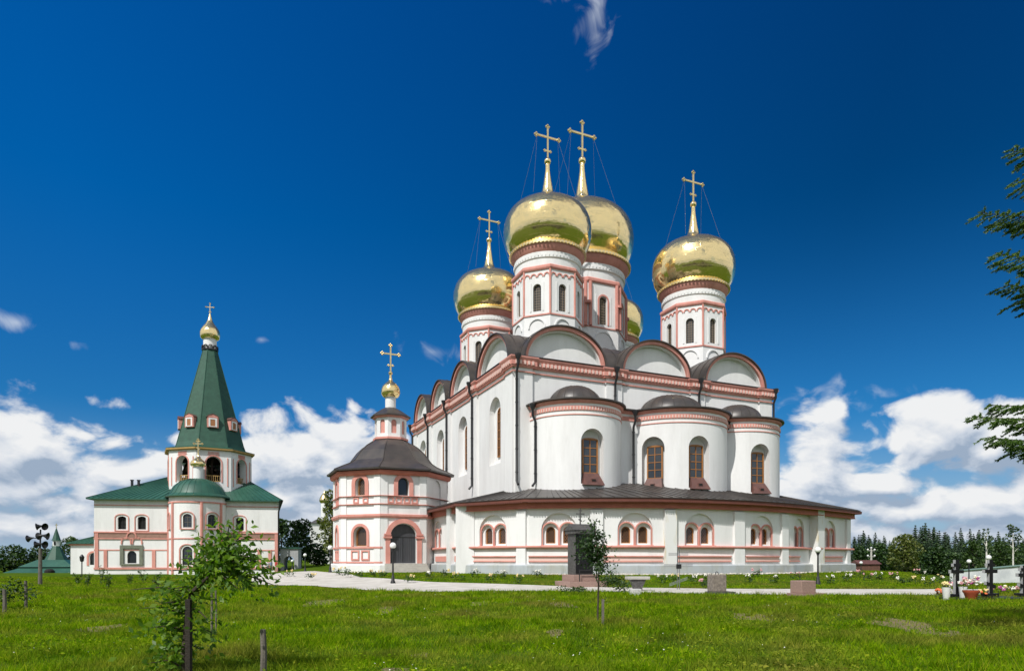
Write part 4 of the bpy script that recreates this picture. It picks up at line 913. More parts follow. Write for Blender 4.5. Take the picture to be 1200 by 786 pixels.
g = G(); g.lathe([((TA + .45) * C8, 18.01), ((TA + .45) * C8, 18.08), (4.85 * C8, 18.45), (4.6 * C8, 19.2), (.95 * C8, 34.0)], 8, ph=math.pi / 8 + trz)
for i in range(8):
    a = math.pi / 8 + i * math.pi / 4 + trz; g.tube([(r * C8 * math.cos(a), r * C8 * math.sin(a), z) for r, z in ((4.85, 18.45), (4.6, 19.2), (.95, 34.0))], .06, 5)
tent = g.build('tent_roof', GREEN_TILE, bel)
rD = 4.6 - (21.2 - 19.2) / 14.8 * 3.65
for i in range(8):
    M = tf(i, 21.3, rD - .08) @ Matrix.Scale(.80, 4); g = G(); g.box(-.95, .95, -.45, 1.2, 0, 1.9, M); g.xprism([(-1.0, 1.86), (1.0, 1.86), (.7, 2.2), (0, 2.45), (-.7, 2.2)], -.5, 1.4, M); d_ = g.build('dormer', PINK, bel)
    g = G(); g.ring([(-.72, .12), (-.72, 1.75), (.72, 1.75), (.72, .12), (-.72, .12)], [(-.42, .25), (-.42, 1.5), (.42, 1.5), (.42, .25), (-.42, .25)], -.52, -.44, M); g.build('dormer_frame', PLASTER, d_)
    g = G(); g.xprism(arch(.8, 1.3, z=.24), -.48, -.44, M); g.build('shutter', mat('orange_shutter', (.36, .15, .06), rough=.7), d_)
    g = G(); g.ring([(-1.12, 1.92), (-.75, 2.3), (0, 2.58), (.75, 2.3), (1.12, 1.92)], [(-1.05, 1.88), (-.7, 2.2), (0, 2.46), (.7, 2.2), (1.05, 1.88)], -.56, 1.4, M); g.build('dormer_roof', COPPER, d_)
g = G(); g.lathe([(.95, 33.6), (.95, 36.0)], 24); tn = g.build('spire_neck', PLASTER, bel, smooth=40)
g = G()
for i in range(10): a = i * math.pi / 5; arch_trim(g, .42, .5, .1, -.12, .05, face(math.cos(a) * 1.05, math.sin(a) * 1.05, 0, math.cos(a), math.sin(a)), z=34.0)
g.lathe([(1.2, 33.85), (1.2, 34.0)], 24); g.build('spire_ornament', PIPE, tn)
g = G(); g.lathe(catmull([(1.0, 35.6), (1.33, 35.82), (1.45, 36.35), (1.36, 36.95), (1.05, 37.5), (.68, 38.0), (.40, 38.5), (.22, 39.1), (.1, 39.6)], 3), 36); dm = g.build('dome', GOLD, bel, smooth=50)
g = G(); budded_cross(g, 39.5, 1.7, 1.1, .05); g.build('cross', GOLD_D, dm)
for x, o_ in ((X1 + .15, 1), (-3.3, 0)):
    g = G(); g.tube([(x + .35 * o_, Y0 - .85, 10.2), (x + .2 * o_, Y0 - .7, 9.7), (x - .1, Y0 - .28, 8.6), (x - .1, Y0 - .28, -.4)], .12, 8); g.lathe([(.14, 9.9), (.34, 10.3)], 8, cx=x + .35 * o_, cy=Y0 - .85); g.build('drain_pipe', PIPE, bel, smooth=40)
tim = mat('added_dark_timber', (.05, .035, .025), rough=.9)  # posts, beams, floor and ceiling added to darken the inside of the belfry
for i in range(8):
    a = i * math.pi / 4 + trz; g = G(); g.box(-.16, .16, -.16, .16, 12.9, 17.3, Matrix.Translation((3.1 * math.cos(a), 3.1 * math.sin(a), 0))); g.build('darkening_post', tim, bel)
g = G()
for zz in (16.5, 14.6):
    for q in (-1.8, 0, 1.8): g.box(-4, 4, q - .14, q + .14, zz, zz + .26); g.box(q - .14, q + .14, -4, 4, zz + .27, zz + .5)
g.prism(oc(TA - 1.12), 12.91, 13.0); g.prism(oc(TA - 1.12), 17.2, 17.38); g.build('darkening_frame', tim, bel)
# gateway at the right end, its shade painted into the grey plaster
g = G(); g.box(X1 + .05, X1 + 2.6, Y0 + 1.2, Y0 + 4.5, -1.2, 3.3); gt = g.build('gateway', mat('shaded_gateway_plaster', (.42, .42, .43), (.34, .34, .35), rough=.9, scale=1), bel)
c = G(); c.xprism(arch(1.5, 3.2, z=-1), -1, 5, face(X1 + 1.3, Y0 + 1.2, 0, 0, -1)); cut(gt, c)
g = G(); g.box(X1 + .03, X1 + 2.8, Y0 + 1.0, Y0 + 4.7, 3.3, 3.5); g.build('gateway_roof', GREEN, gt)

# ------------------------------------------------------------------ low annex left of the bell tower
ann = empty('annex_building', (-59.8, 96.5, 0), BT, 'low white annex with one dark arched window and sloping green roof beside the bell tower', 'building')
g = G(); g.box(-3.9, 1.9, -1, 5, -1.4, 3.9); aw_ = g.build('wall', PLASTER, ann); c = G(); M = face(-.9, -1, .9, 0, -1); c.xprism(arch(1.0, 1.7, z=0), -.5, .4, M); cut(aw_, c)
o = window(ann, M, 1.0, 1.7, .2, frame_m=IRON, t=.06, bars=(1, 2)); g = G(); arch_trim(g, 1.2, 1.85, .26, -.08, .03, M, z=-.1); g.build('window_trim', PINK, o)
g = G(); g.sweep([(-3.9, 5), (-3.9, -1), (1.9, -1)], [(-.03, 3.7), (.14, 3.7), (.2, 3.92), (-.03, 3.92)]); g.build('cornice', PINK, ann)
g = G(); vs = [(-4.3, -1.4, 3.93), (1.95, -1.4, 3.93), (1.95, 5, 3.93), (-4.3, 5, 3.93), (-4.3, -1.4, 4.02), (1.95, -1.4, 4.02), (1.95, 5, 4.02), (-4.3, 5, 4.02), (1.95, 2, 6.1)]
g.add(vs, [(0, 1, 2, 3), (0, 1, 5, 4), (1, 2, 6, 5), (2, 3, 7, 6), (3, 0, 4, 7), (4, 5, 8), (5, 6, 8), (6, 7, 8), (7, 4, 8)]); seams(g, vs[4], vs[5], vs[8], vs[8], 10); g.build('roof', GREEN, ann)

# ------------------------------------------------------------------ far green-roofed pavilion and far white church
pv = empty('pavilion', (-96.7, 140, -1.6), R(8), 'wide far pavilion with low green roof, green tented turret and white lantern', 'building')
g = G(); g.box(-7.8, 8, -6, 6, -2, .1); g.build('wall', PLASTER, pv)
g = G(); g.prism([(-9.2, -7.2), (9, -7.2), (9, 7), (-9.2, 7)], -.3, 1.9, top=.45); g.box(-4.6, 4.6, -3.6, 3.6, 1.0, 1.7); g.prism([(-5.2, -4.2), (5.2, -4.2), (5.2, 4.2), (-5.2, 4.2)], 1.72, 3.2, top=.5); g.build('roof', GREEN, pv)
g = G(); g.lathe([(2.45, 2.5), (2.2, 3.0), (.62, 6.2)], 8, ph=math.pi / 8); g.build('tent_roof', GREEN_TILE, pv)
g = G(); g.lathe([(.66, 6.0), (.66, 7.3)], 8, ph=math.pi / 8); ln = g.build('lantern', PLASTER, pv)
g = G(); g.xprism(arch(.4, .75, z=6.3), -.06, .1, face(0, -.62, 0, 0, -1)); g.build('lantern_opening', DARK, ln)
g = G(); g.lathe([(.95, 7.3), (.75, 7.5), (.08, 9.9)], 8, ph=math.pi / 8); g.build('spire', GREEN_TILE, pv)
g = G(); ortho_cross(g, 9.8, 1.1, .6, .05, trefoil=False); g.build('cross', GOLD_D, pv)
g = G(); g.lathe([(.9, 0), (.9, .55), (.6, .9), (.1, 1.0)], 12, M=Matrix.Translation((1.5, -5.6, .4)), ph=.2); g.build('roof_vent', DARK, pv)
fcx = gp(376, 170); fch = empty('church', (fcx.x, fcx.y, -2), R(20), 'small far white church half hidden by the tree between the two buildings', 'church')
g = G(); g.box(-2.6, 3.2, -3, 3, 0, 12.8); g.build('wall', PLASTER, fch); g = G(); g.prism([(-3, -3.4), (3.6, -3.4), (3.6, 3.4), (-3, 3.4)], 12.8, 13.9, top=.4); g.build('roof', GREYGR, fch)
g = G(); g.lathe([(.9, 13.2), (.9, 18.2)], 20, cx=.9); g.build('drum', PLASTER, fch, smooth=40)
g = G(); g.lathe(catmull([(.9, 18.1), (1.25, 18.6), (1.3, 19.1), (.85, 20.1), (.3, 20.8), (.06, 21.5)], 3), 24, M=Matrix.Translation((.9, 0, 0))); g.build('dome', GOLD_D, fch, smooth=50)
# ------------------------------------------------------------------ vegetation
def rdirs(n, r): v = r.normal(size=(n, 3)); return v / np.linalg.norm(v, axis=1, keepdims=True)
def leaves(c, size, r, aspect=.55, up=.35, fold=.12, axis_=None):
    """diamond leaf blades centred on the points c"""
    n = len(c); nrm = rdirs(n, r); nrm[:, 2] = np.abs(nrm[:, 2]) + up; nrm /= np.linalg.norm(nrm, axis=1, keepdims=True)
    a = rdirs(n, r) if axis_ is None else axis_ + .5 * rdirs(n, r); a -= nrm * (a * nrm).sum(1, keepdims=True); a /= np.linalg.norm(a, axis=1, keepdims=True) + 1e-9
    b = np.cross(nrm, a); L = size * r.uniform(.65, 1.3, (n, 1)); Wd = L * aspect
    return np.stack([c - a * L * .5, c - b * Wd * .5 + nrm * L * fold - a * L * .05, c + a * L * .5, c + b * Wd * .5 + nrm * L * fold - a * L * .05], 1)
def blob(c, rad, n, r, shell=.55):
    d = rdirs(n, r); q = (shell + (1 - shell) * r.random((n, 1))) ** .7
    return np.asarray(c) + d * q * np.asarray(rad)
TREES = {}
def crown_tree(name, base, H, wid, leafm, seed, label, cat='tree', group=None, n=1500, leaf=.45, trunkm=None, clear=.22, clumps=16, lean=(0, 0), top=.62, rz=0, trad=.03, clump_r=.2, shape=.8):
    r = np.random.default_rng(seed); root = empty(name, base, rz, label, cat, group); cl = []
    for i in range(clumps):
        t = (i + .5) / clumps; z = H * (clear + (1 - clear) * (.08 + .84 * t)); rr = wid * .5 * math.sin(math.pi * (.12 + .82 * t ** shape)) * .78
        a = i * 2.4 + r.uniform(-.5, .5); q = r.uniform(.35, 1.0) * rr
        cl.append((q * math.cos(a) + lean[0] * t, q * math.sin(a) + lean[1] * t, z, wid * clump_r * r.uniform(.7, 1.25)))
    P = np.concatenate([blob(c[:3], (c[3], c[3], c[3] * .75), int(n / clumps * r.uniform(.7, 1.3)), r) for c in cl])
    fast_mesh('crown', leaves(P, leaf, r, aspect=.7), 4, leafm, root)
    g = G(); tr_ = [(0, 0, -.3), (wid * .01, 0, H * clear * .6), (lean[0] * .3, lean[1] * .3, H * (clear + .25)), (lean[0] * .8, lean[1] * .8, H * top * 1.25)]
    g.tube(tr_, [H * trad, H * trad * .8, H * trad * .55, H * trad * .15], 8)
    for c in cl[::2]: z0 = max(H * clear * .8, c[2] - wid * .35); g.tube([(lean[0] * .3, lean[1] * .3, z0), ((c[0]) * .5, (c[1]) * .5, (z0 + c[2]) / 2 + .1), c[:3]], [H * trad * .4, H * trad * .25, H * trad * .08], 5)
    g.build('trunk', trunkm or BARK, root, smooth=60); return root
def spruce_mesh(seed):
    r = np.random.default_rng(seed); quads = []; lv = 22
    for i in range(lv):
        t = i / (lv - 1); z = .07 + .92 * t; rad = .20 * (1 - t) ** .72 + .010; nb = int(9 - 4 * t)
        for k in range(nb):
            a = 2 * math.pi * (k + r.random() * .8) / nb; L = rad * r.uniform(.65, 1.15); d = np.array([math.cos(a), math.sin(a), 0]); s = np.array([-d[1], d[0], 0])
            for j in range(4):
                u0, u1 = j / 4 * L, (j + 1.4) / 4 * L; w = (.030 + .25 * L) * (1 - j / 5.0) * .55
                p0 = d * u0 + [0, 0, z - .42 * u0 + r.normal() * .004]; p1 = d * u1 + [0, 0, z - .50 * u1 - .006 + r.normal() * .005]
                quads.append([p0 + s * w, p0 - s * w - [0, 0, .02 * r.random()], p1 - s * w * .6, p1 + s * w * .6 - [0, 0, .02 * r.random()]])
    return np.array(quads)
SPR = []
def far_spruce(pos, H, wide, k, label, group):
    root = empty('spruce_tree', pos, random.uniform(0, 6.28), label, 'tree', group)
    if len(SPR) <= k:
        o = fast_mesh('crown', spruce_mesh(50 + k), 4, NEEDLE, root); g = G(); g.tube([(0, 0, -.05), (0, 0, .6), (0, 0, 1)], [.018, .010, .002], 6); t = g.build('trunk', BARK, root); SPR.append((o, t))
    else:
        for q in SPR[k]: c = q.copy(); col.objects.link(c); c.parent = root
    root.scale = (H * wide, H * wide, H)
r_ = np.random.default_rng(21)
k = 0
for row, (d, n, y0) in enumerate(((172, 38, 636), (190, 42, 628), (206, 42, 625))):
    for i in range(n):
        px = 996 + (1235 - 996) * (i + r_.uniform(-.35, .35)) / (n - 1)
        top = y0 + 3 + 6 * math.sin(px * .09 + row) + r_.uniform(-6, 6) - (6 if 1070 < px < 1130 else 0)
        p = gp(px, d + r_.uniform(-8, 8)); H = zpx(top, p.y) - p.z
        far_spruce(p, H, r_.uniform(1.0, 1.5), k if k < 4 else int(r_.integers(4)), 'dark spruce among the many in the far forest right of the cathedral', 'spruces of the far forest'); k += 1
def dtree(px, d, top, wpx, m_, seed, label, name='broadleaf_tree', **kw):
    p = gp(px, d); crown_tree(name, p, zpx(top, d) - p.z, wpx * d / FPX, m_, seed, label, **kw)
dtree(1060, 112, 626, 44, LEAF_Y, 1, 'round yellow-green broadleaf tree standing before the dark spruces right of the cathedral', n=2600, leaf=.42, clear=.04, clumps=22)
dtree(1030, 122, 636, 34, LEAF_D, 2, 'dark green broadleaf tree just left of the yellow-green one', n=1500, leaf=.5, clear=.04)
dtree(1097, 120, 640, 36, LEAF_D, 3, 'low dark rounded tree just right of the yellow-green one', n=1500, leaf=.5, clear=.03)
dtree(1008, 126, 640, 22, LEAF_D, 4, 'narrow dark tree at the corner of the cathedral gallery', n=1000, leaf=.5, clear=.03)
dtree(1140, 135, 632, 34, LEAF_M, 5, 'mid green leafy tree behind the lamp and left of the bare birch', n=1400, leaf=.5, clear=.03)
dtree(1172, 128, 634, 40, LEAF_M, 6, 'mid green leafy tree right of the bare birch', n=1500, leaf=.5, clear=.03)
dtree(1212, 130, 632, 46, LEAF_M, 7, 'mid green leafy tree cut by the picture edge behind the white wall', n=1500, leaf=.5, clear=.03)
for i, (px, tp, w) in enumerate(((1016, 648, 26), (1046, 650, 26), (1078, 648, 30), (1116, 647, 30), (1128, 652, 26), (1154, 646, 30), (1190, 645, 34), (1204, 650, 30))):
    dtree(px, 142 + 3 * (i % 3), tp, w, LEAF_D, 60 + i, 'low dark bushy tree in the underwood before the far spruces', n=1100, leaf=.55, clear=.0, clumps=12, group='underwood before the far spruces')
dtree(1156, 104, 616, 20, LEAF_M, 8, 'thin half-bare birch with forked white limbs', name='birch_tree', n=150, leaf=.42, trunkm=BIRCH, clear=.42, clumps=9, trad=.022)
dtree(1187, 112, 612, 24, LEAF_M, 9, 'thin leafy birch with white trunk near the picture edge', name='birch_tree', n=420, leaf=.42, trunkm=BIRCH, clear=.4, clumps=10, trad=.018)
dtree(352, 118, 608, 44, LEAF_D, 10, 'big dark leafy tree between the bell tower and the chapel', n=2600, leaf=.5, clear=.10, clumps=22)
dtree(330, 125, 606, 40, LEAF_D, 11, 'dark leafy tree close behind the corner of the bell tower', n=2200, leaf=.5, clear=.1, clumps=18)
dtree(372, 122, 640, 40, LEAF_D, 12, 'low dark bushy tree under the far white church', n=1400, leaf=.5, clear=.03)
dtree(390, 88, 570, 42, LEAF_Y, 13, 'tall yellow-green tree rising close behind the chapel', n=3000, leaf=.34, clear=.12, clumps=18)
for i, (px, top, w) in enumerate(((-18, 640, 60), (18, 640, 46), (48, 643, 40), (84, 630, 44), (104, 636, 36))):
    dtree(px, 175 + 6 * (i % 3), top, w, (LEAF_D, LEAF_M)[i >= 3], 30 + i, ('dark leafy tree at the picture edge far left', 'dark leafy tree behind the pole with horn fittings', 'dark leafy tree left of the green tented turret', 'mid green tree right behind the green tented turret', 'mid green tree just behind the low annex')[i], n=1500, leaf=.75, clear=.02, clumps=18)
# ---- the dark wood behind the photographer, which the gilded domes mirror
def back_wood():
    r = np.random.default_rng(3); base = [spruce_mesh(80 + i) for i in range(3)]; out = []
    for i in range(120):
        a = R(98 + 164 * (i * .618 % 1)); d = r.uniform(27, 80); x, y = d * math.sin(a), d * math.cos(a); H = r.uniform(12, 20) * (.7 if d < 36 else 1); w = H * r.uniform(1.2, 1.7)
        out.append(base[i % 3] * [w, w, H] + [x, y, 0])
    tag(fast_mesh('forest', np.concatenate(out), 4, NEEDLE), 'dark spruce wood behind the photographer, mirrored low in the gold domes', 'forest', kind='stuff')
back_wood()
# ---- near spruce at the right edge
def near_spruce():
    r = np.random.default_rng(5); base = Vector((13.9, 14.4, float(hgt(13.9, 14.4)))); root = empty('spruce_tree', base, 0, 'near spruce whose lit boughs reach in from the right edge', 'tree')
    g = G(); g.tube([(0, 0, -.3), (0, 0, 4), (0, 0, 9), (0, 0, 14)], [.26, .2, .12, .02], 10); g.build('trunk', BARK, root, smooth=60)
    def tipw(px, py, d): return Vector(((px - HX) / FPX * d, d, zpx(py, d))) - base
    bo = [tipw(*q) for q in ((1150, 249, 14.0), (1166, 296, 13.6), (1178, 333, 13.9), (1192, 352, 14.2), (1172, 262, 14.9), (1140, 487, 13.9), (1158, 474, 14.5), (1160, 512, 13.6), (1184, 524, 14.1), (1184, 177, 14.1), (1191, 212, 13.8), (1186, 500, 14.9))]
    for i in range(72):
        z = 3.2 + 10.2 * i / 72; L = (3.1 - .21 * z) * r.uniform(.8, 1.1); a = r.uniform(-1.95, 1.95)
        t = Vector((math.cos(a) * max(L, .5), math.sin(a) * max(L, .5), z - .3 * L)); bo.append(t)
    N_ = []; w = G()
    for t in bo:
        hl = math.hypot(t.x, t.y); z0 = t.z + .14 * hl; d = Vector((t.x / hl, t.y / hl, 0)); s = Vector((-d.y, d.x, 0)); K = 12
        ax = [d * (hl * u) + Vector((0, 0, z0 + (t.z - z0) * u - .30 * hl * u * (1 - u) * .8)) for u in np.linspace(0, 1, K)]
        w.tube(ax, [max(.045 * (1 - i / K), .006) for i in range(K)], 5)
        nt = int(hl * 13)
        for j in range(nt):
            u = .18 + .82 * (j + r.random()) / nt; q = u * (K - 1); i0 = min(int(q), K - 2); p = ax[i0].lerp(ax[i0 + 1], q - i0)
            ln = (.16 + .80 * (1 - u) ** .8 * min(1, u * 2.5)) * r.uniform(.7, 1.15); sg = 1 if j % 2 else -1
            e = p + (d * .62 + s * sg * .8).normalized() * ln + Vector((0, 0, -.22 * ln + r.normal() * .04))
            w.tube([p, e], [.008, .003], 4)
            subs = [(p, e)]
            for q_ in range(int(ln / .11)):
                f = .35 + .6 * r.random(); b0 = p.lerp(e, f); sl = .17 * r.uniform(.6, 1.2)
                subs.append((b0, b0 + (d * .75 + s * sg * r.uniform(-.5, 1.0)).normalized() * sl + Vector((0, 0, -.05 - .06 * r.random()))))
            for (p_, e_) in subs:
                L = (e_ - p_).length; n = max(14, int(L * 300)); tt = r.random((n, 1)); c = np.array(p_) + (np.array(e_) - np.array(p_)) * tt
                dr = np.array((e_ - p_).normalized()); nd_ = rdirs(n, r) * .85 + dr * .9; nd_ /= np.linalg.norm(nd_, axis=1, keepdims=True)
                sd = np.cross(nd_, rdirs(n, r)); sd /= np.linalg.norm(sd, axis=1, keepdims=True); ll = r.uniform(.035, .060, (n, 1))
                N_.append(np.stack([c - sd * .0098, c + sd * .0098, c + nd_ * ll], 1))
    w.build('bough', BARK, root); fast_mesh('needles', np.concatenate(N_), 3, NEEDLE_N, root)
near_spruce()
# ---- small trees in the meadow
def sapling(name, base, trunk, targets, m_, seed, label, leaf, per, sig, stake=None, trunk_r=.03):
    r = np.random.default_rng(seed); root = empty(name, base, 0, label, 'tree'); g = G(); P = []; A = []
    T = [Vector(p) - base for p in trunk]; g.tube(T, [trunk_r * (1 - .5 * i / len(T)) for i in range(len(T))], 8)
    for q, f, n in targets:
        q = Vector(q) - base; k = f * (len(T) - 1); i0 = min(int(k), len(T) - 2); p = T[i0].lerp(T[i0 + 1], k - i0); md = p.lerp(q, .5) + Vector((r.normal() * .05, r.normal() * .05, .06))
        g.tube([p, md, q, q + (q - md) * .25], [trunk_r * .4, trunk_r * .28, trunk_r * .15, trunk_r * .06], 5)
        for _ in range(int(n * per)):
            u = r.random() ** .6; c = (p.lerp(md, u * 2) if u < .5 else md.lerp(q, u * 2 - 1)); c = np.array(c) + r.normal(size=3) * sig * (.35 + u); P.append(c); A.append(np.array((q - p).normalized()) * .5 + [0, 0, -.25])
    fast_mesh('foliage', leaves(np.array(P), leaf, r, aspect=.50, up=.05, fold=.10, axis_=np.array(A)), 4, m_, root)
    g.build('trunk', BARK, root, smooth=60); return root
def P3(px, py, d): return Vector(((px - HX) / FPX * d, d, zpx(py, d)))
b = gp(214, 9.6)
ap_t = [(262, 632, .95, 1.2), (292, 640, .95, 1.2), (300, 665, .85, 1.0), (244, 622, .9, 1.0), (268, 606, 1, .55), (226, 648, .85, .8), (206, 656, .8, .5), (278, 676, .85, 1.1), (252, 664, .9, 1.2), (312, 650, .95, .7), (270, 655, .9, 1.2), (318, 672, .85, .45), (236, 668, .85, .8), (290, 618, 1, .35), (258, 640, .9, 1.0), (285, 655, .9, 1.0),
        (190, 706, .45, .7), (178, 735, .3, .7), (240, 722, .45, .6), (200, 690, .6, .6), (168, 712, .4, .35), (196, 762, .15, .9), (238, 760, .2, .7), (178, 776, .1, .8), (252, 742, .3, .45), (160, 690, .6, .2), (228, 700, .6, .7), (205, 735, .3, .8)]
sapling('apple_tree', b, [b + Vector((0, 0, -.2)), P3(216, 760, 9.6), P3(219, 720, 9.6), P3(224, 694, 9.6), P3(246, 674, 9.6), P3(262, 650, 9.6)],
        [(P3(px, py + (12 if py < 690 else 0), 9.6 + .28 * math.sin(px * 1.7 + py)), f, n) for px, py, f, n in ap_t], LEAF_A, 3, 'young leaning apple tree with glossy leaves in the left foreground', .112, 115, .11, trunk_r=.04)
g = G(); g.prism([(-.035, -.035), (.035, -.035), (.038, .035), (-.035, .03)], -.3, 1.12); tag(g.build('wooden_stake', mat('dark_wet_wood', (.035, .027, .02), (.018, .014, .011), rough=.95, scale=9, streak=True, bump=.5), None, loc=gp(221, 9.35)), 'dark rough stake beside the leaning apple trunk', 'stake')
b = gp(700, 16.4)
sapling('small_tree', b, [b + Vector((0, 0, -.2)), P3(701, 700, 16.4), P3(702, 665, 16.4), P3(699, 635, 16.4), P3(697, 618, 16.4)],
        [(P3(px, py, 16.4 + .3 * math.sin(px * 2.1 + py)), f, n) for px, py, f, n in ((690, 640, .7, 1.2), (708, 648, .7, 1.1), (700, 630, .85, .9), (682, 648, .6, .9), (695, 660, .55, 1.2), (712, 660, .5, .6), (704, 668, .5, .9), (688, 628, .85, .5), (697, 615, 1, .4), (680, 635, .7, .5), (706, 636, .8, .5), (699, 650, .6, 1.2))],
        LEAF_D, 8, 'slender young tree with a small dark crown before the granite monument', .088, 150, .10, trunk_r=.024)
g = G(); g.box(-.03, .03, -.02, .02, -.2, .62); tag(g.build('wooden_stake', GREYWOOD, None, loc=gp(706.5, 16.2)), 'short thin stake beside the trunk of the slender young tree', 'stake')
for px, pt, pb, w, lb in ((308, 737, 790, .05, 'thick grey stake standing alone in the foreground grass'), (30, 680, 713, .05, 'taller wooden post at the far left of the meadow'), (5, 690, 719, .055, 'shorter grey post cut by the left picture edge'),
                          (248, 688, 744, .028, 'paler straight pole of the pair behind the apple tree'), (253, 690, 744, .022, 'thin crooked pole of the pair behind the apple tree')):
    p = at(px, pb); g = G(); H = zpx(pt, p.y) - p.z; g.tube([(0, 0, -.3), (w * .3, 0, H * .5), (-w * .2 if w < .025 else 0, 0, H)], [w, w * .95, w * .85], 8); o = g.build('wooden_post', GREYWOOD, None, loc=p, smooth=40); tag(o, lb, 'post')
def bush(name, base, rad, h, n, leaf, m_, seed, label, group=None, bl=None, nb=0):
    r = np.random.default_rng(seed); root = empty(name, base, 0, label, 'bush', group); P = np.concatenate([blob((r.normal() * rad * .4, r.normal() * rad * .4, h * r.uniform(.3, .75)), (rad * .6, rad * .6, h * .38), n // 6, r, .2) for _ in range(6)])
    P[:, 2] = np.abs(P[:, 2]); fast_mesh('foliage', leaves(P, leaf, r, aspect=.6), 4, m_, root)
    if bl is not None:
        for _ in range(nb):
            a = r.uniform(0, 6.28); q = rad * math.sqrt(r.random()) * .85; g = G(); s = r.uniform(.035, .06) * (1 + rad * .2)
            for k_ in range(5): g.ball((q * math.cos(a) + r.normal() * s * .5, q * math.sin(a) + r.normal() * s * .5, h * r.uniform(.75, 1.05)), s * .8, 7)
            g.build('blossom', bl, root)
    return root
bush('leafy_bush', at(722, 694), .95, 1.0, 700, .13, LEAF_M, 4, 'leafy green bush between the monument and the stone bench')
bush('leafy_bush', at(672, 696), .7, .42, 300, .11, LEAF_M, 6, 'low weedy bush at the foot of the granite monument steps')
bush('leafy_bush', at(17, 713), .55, 1.0, 420, .10, LEAF_D, 5, 'dark bush between the two posts at far left')
for i, (px, py, h) in enumerate(((103, 686, .9), (118, 684, 1.3), (127, 690, 1.0), (152, 684, .75), (168, 683, 1.0), (90, 684, .7), (185, 690, .9))):
    p = at(px, py); r = np.random.default_rng(70 + i); root = empty('tall_weed', p, 0, 'tall leafy weed standing along the meadow crest before the bell tower', 'weed', 'tall weeds along the meadow crest'); g = G(); P = []
    for s in range(4):
        e = np.array([r.normal() * .22, r.normal() * .22, h * r.uniform(.7, 1.1)]); g.tube([(r.normal() * .04, 0, -.1), tuple(e * .5 + [0, 0, .05]), tuple(e)], [.012, .009, .004], 4); u = r.random((26, 1)); P.append(e * (.25 + .75 * u) + r.normal(size=(26, 3)) * .06)
    fast_mesh('foliage', leaves(np.concatenate(P), .15, r, aspect=.4), 4, LEAF_M, root); g.build('stem', LEAF_M, root)
WHITEF = mat('white_petal', (.80, .77, .68), rough=.7); PINKF = mat('pink_petal', (.66, .34, .36), rough=.7); YELF = mat('cream_petal', (.78, .62, .28), rough=.7); PURF = mat('purple_petal', (.36, .07, .24), rough=.7); ORF = mat('orange_petal', (.75, .18, .06), rough=.7)
rose_px = [(420, 677, 0), (436, 676, 1), (448, 677, 1), (396, 676, 1), (404, 675, 1), (408, 677, 0), (503, 679, 0), (522, 676, 1), (534, 680, 1), (556, 676, 0), (573, 682, 1), (591, 678, 0), (610, 683, 1), (632, 677, 0), (480, 683, 1), (340, 676, 1), (366, 677, 1),
           (776, 683, 0), (790, 680, 1), (814, 684, 0), (828, 682, 0), (826, 690, 2), (878, 682, 0), (886, 678, 2), (909, 683, 0), (932, 679, 2), (973, 683, 0), (993, 681, 0), (1008, 676, 2), (1018, 680, 2), (1030, 679, 0), (1049, 679, 2), (1057, 686, 0), (1068, 685, 1), (1082, 677, 0), (1089, 687, 0), (1097, 677, 1), (1103, 681, 1), (1074, 674, 2), (1112, 684, 0)]
for i, (px, py, c_) in enumerate(rose_px):
    bush('rose_bush', at(px, py), .42, .55, 90, .12, LEAF_D, 100 + i, ('white flowering rose bush in the lawn along the cathedral gallery', 'cream flowering rose bush in the lawn along the white walls', 'pink flowering rose bush in the lawn right of the monument')[c_], ('white rose bushes', 'cream rose bushes', 'pink rose bushes')[c_], (WHITEF, YELF, PINKF)[c_], 3)

# ---- meadow grass, lawn and pebbles
SOIL = []
def bare_patches():
    r = np.random.default_rng(31)
    for px, py, wpx, dp in ((447, 716, 44, 1.6), (566, 706, 34, 1.5), (604, 705, 22, 1.2), (660, 708, 34, 1.6), (492, 768, 22, .5), (650, 741, 18, .6), (1060, 733, 60, 1.3), (1100, 742, 40, .8), (380, 705, 40, 1.6), (470, 788, 60, .4), (880, 722, 36, 1.0), (205, 702, 40, 1.5), (120, 735, 40, .8)):
        p = at(px, py); SOIL.append((p.x, p.y, wpx / FPX * p.y * .5, dp))
    g = G()
    for (x, y, a, b) in SOIL:
        n = 28; ph = r.uniform(0, 6); ring_ = [(x + a * (1 + .22 * math.sin(3 * t + ph) + .12 * math.sin(7 * t)) * math.cos(t), y + b * (1 + .2 * math.sin(2 * t + ph) + .1 * math.sin(5 * t)) * math.sin(t)) for t in np.linspace(0, 2 * math.pi, n, endpoint=False)]
        vs = [(x, y, float(hgt(x, y)) + .012)] + [(x + (q - x) * f, y + (w - y) * f, float(hgt(x + (q - x) * f, y + (w - y) * f)) + .012) for f in (.33, .66, 1.0) for q, w in ring_]
        fs = [(0, 1 + i, 1 + (i + 1) % n) for i in range(n)] + [(1 + k * n + i, 1 + (k + 1) * n + i, 1 + (k + 1) * n + (i + 1) % n, 1 + k * n + (i + 1) % n) for k in range(2) for i in range(n)]
        g.add(vs, fs)
    tag(g.build('bare_soil', mat('dry_soil', (.21, .155, .08), (.13, .12, .04), rough=1, scale=5, bump=.6, bscale=18), None, smooth=80), kind='structure')
bare_patches()
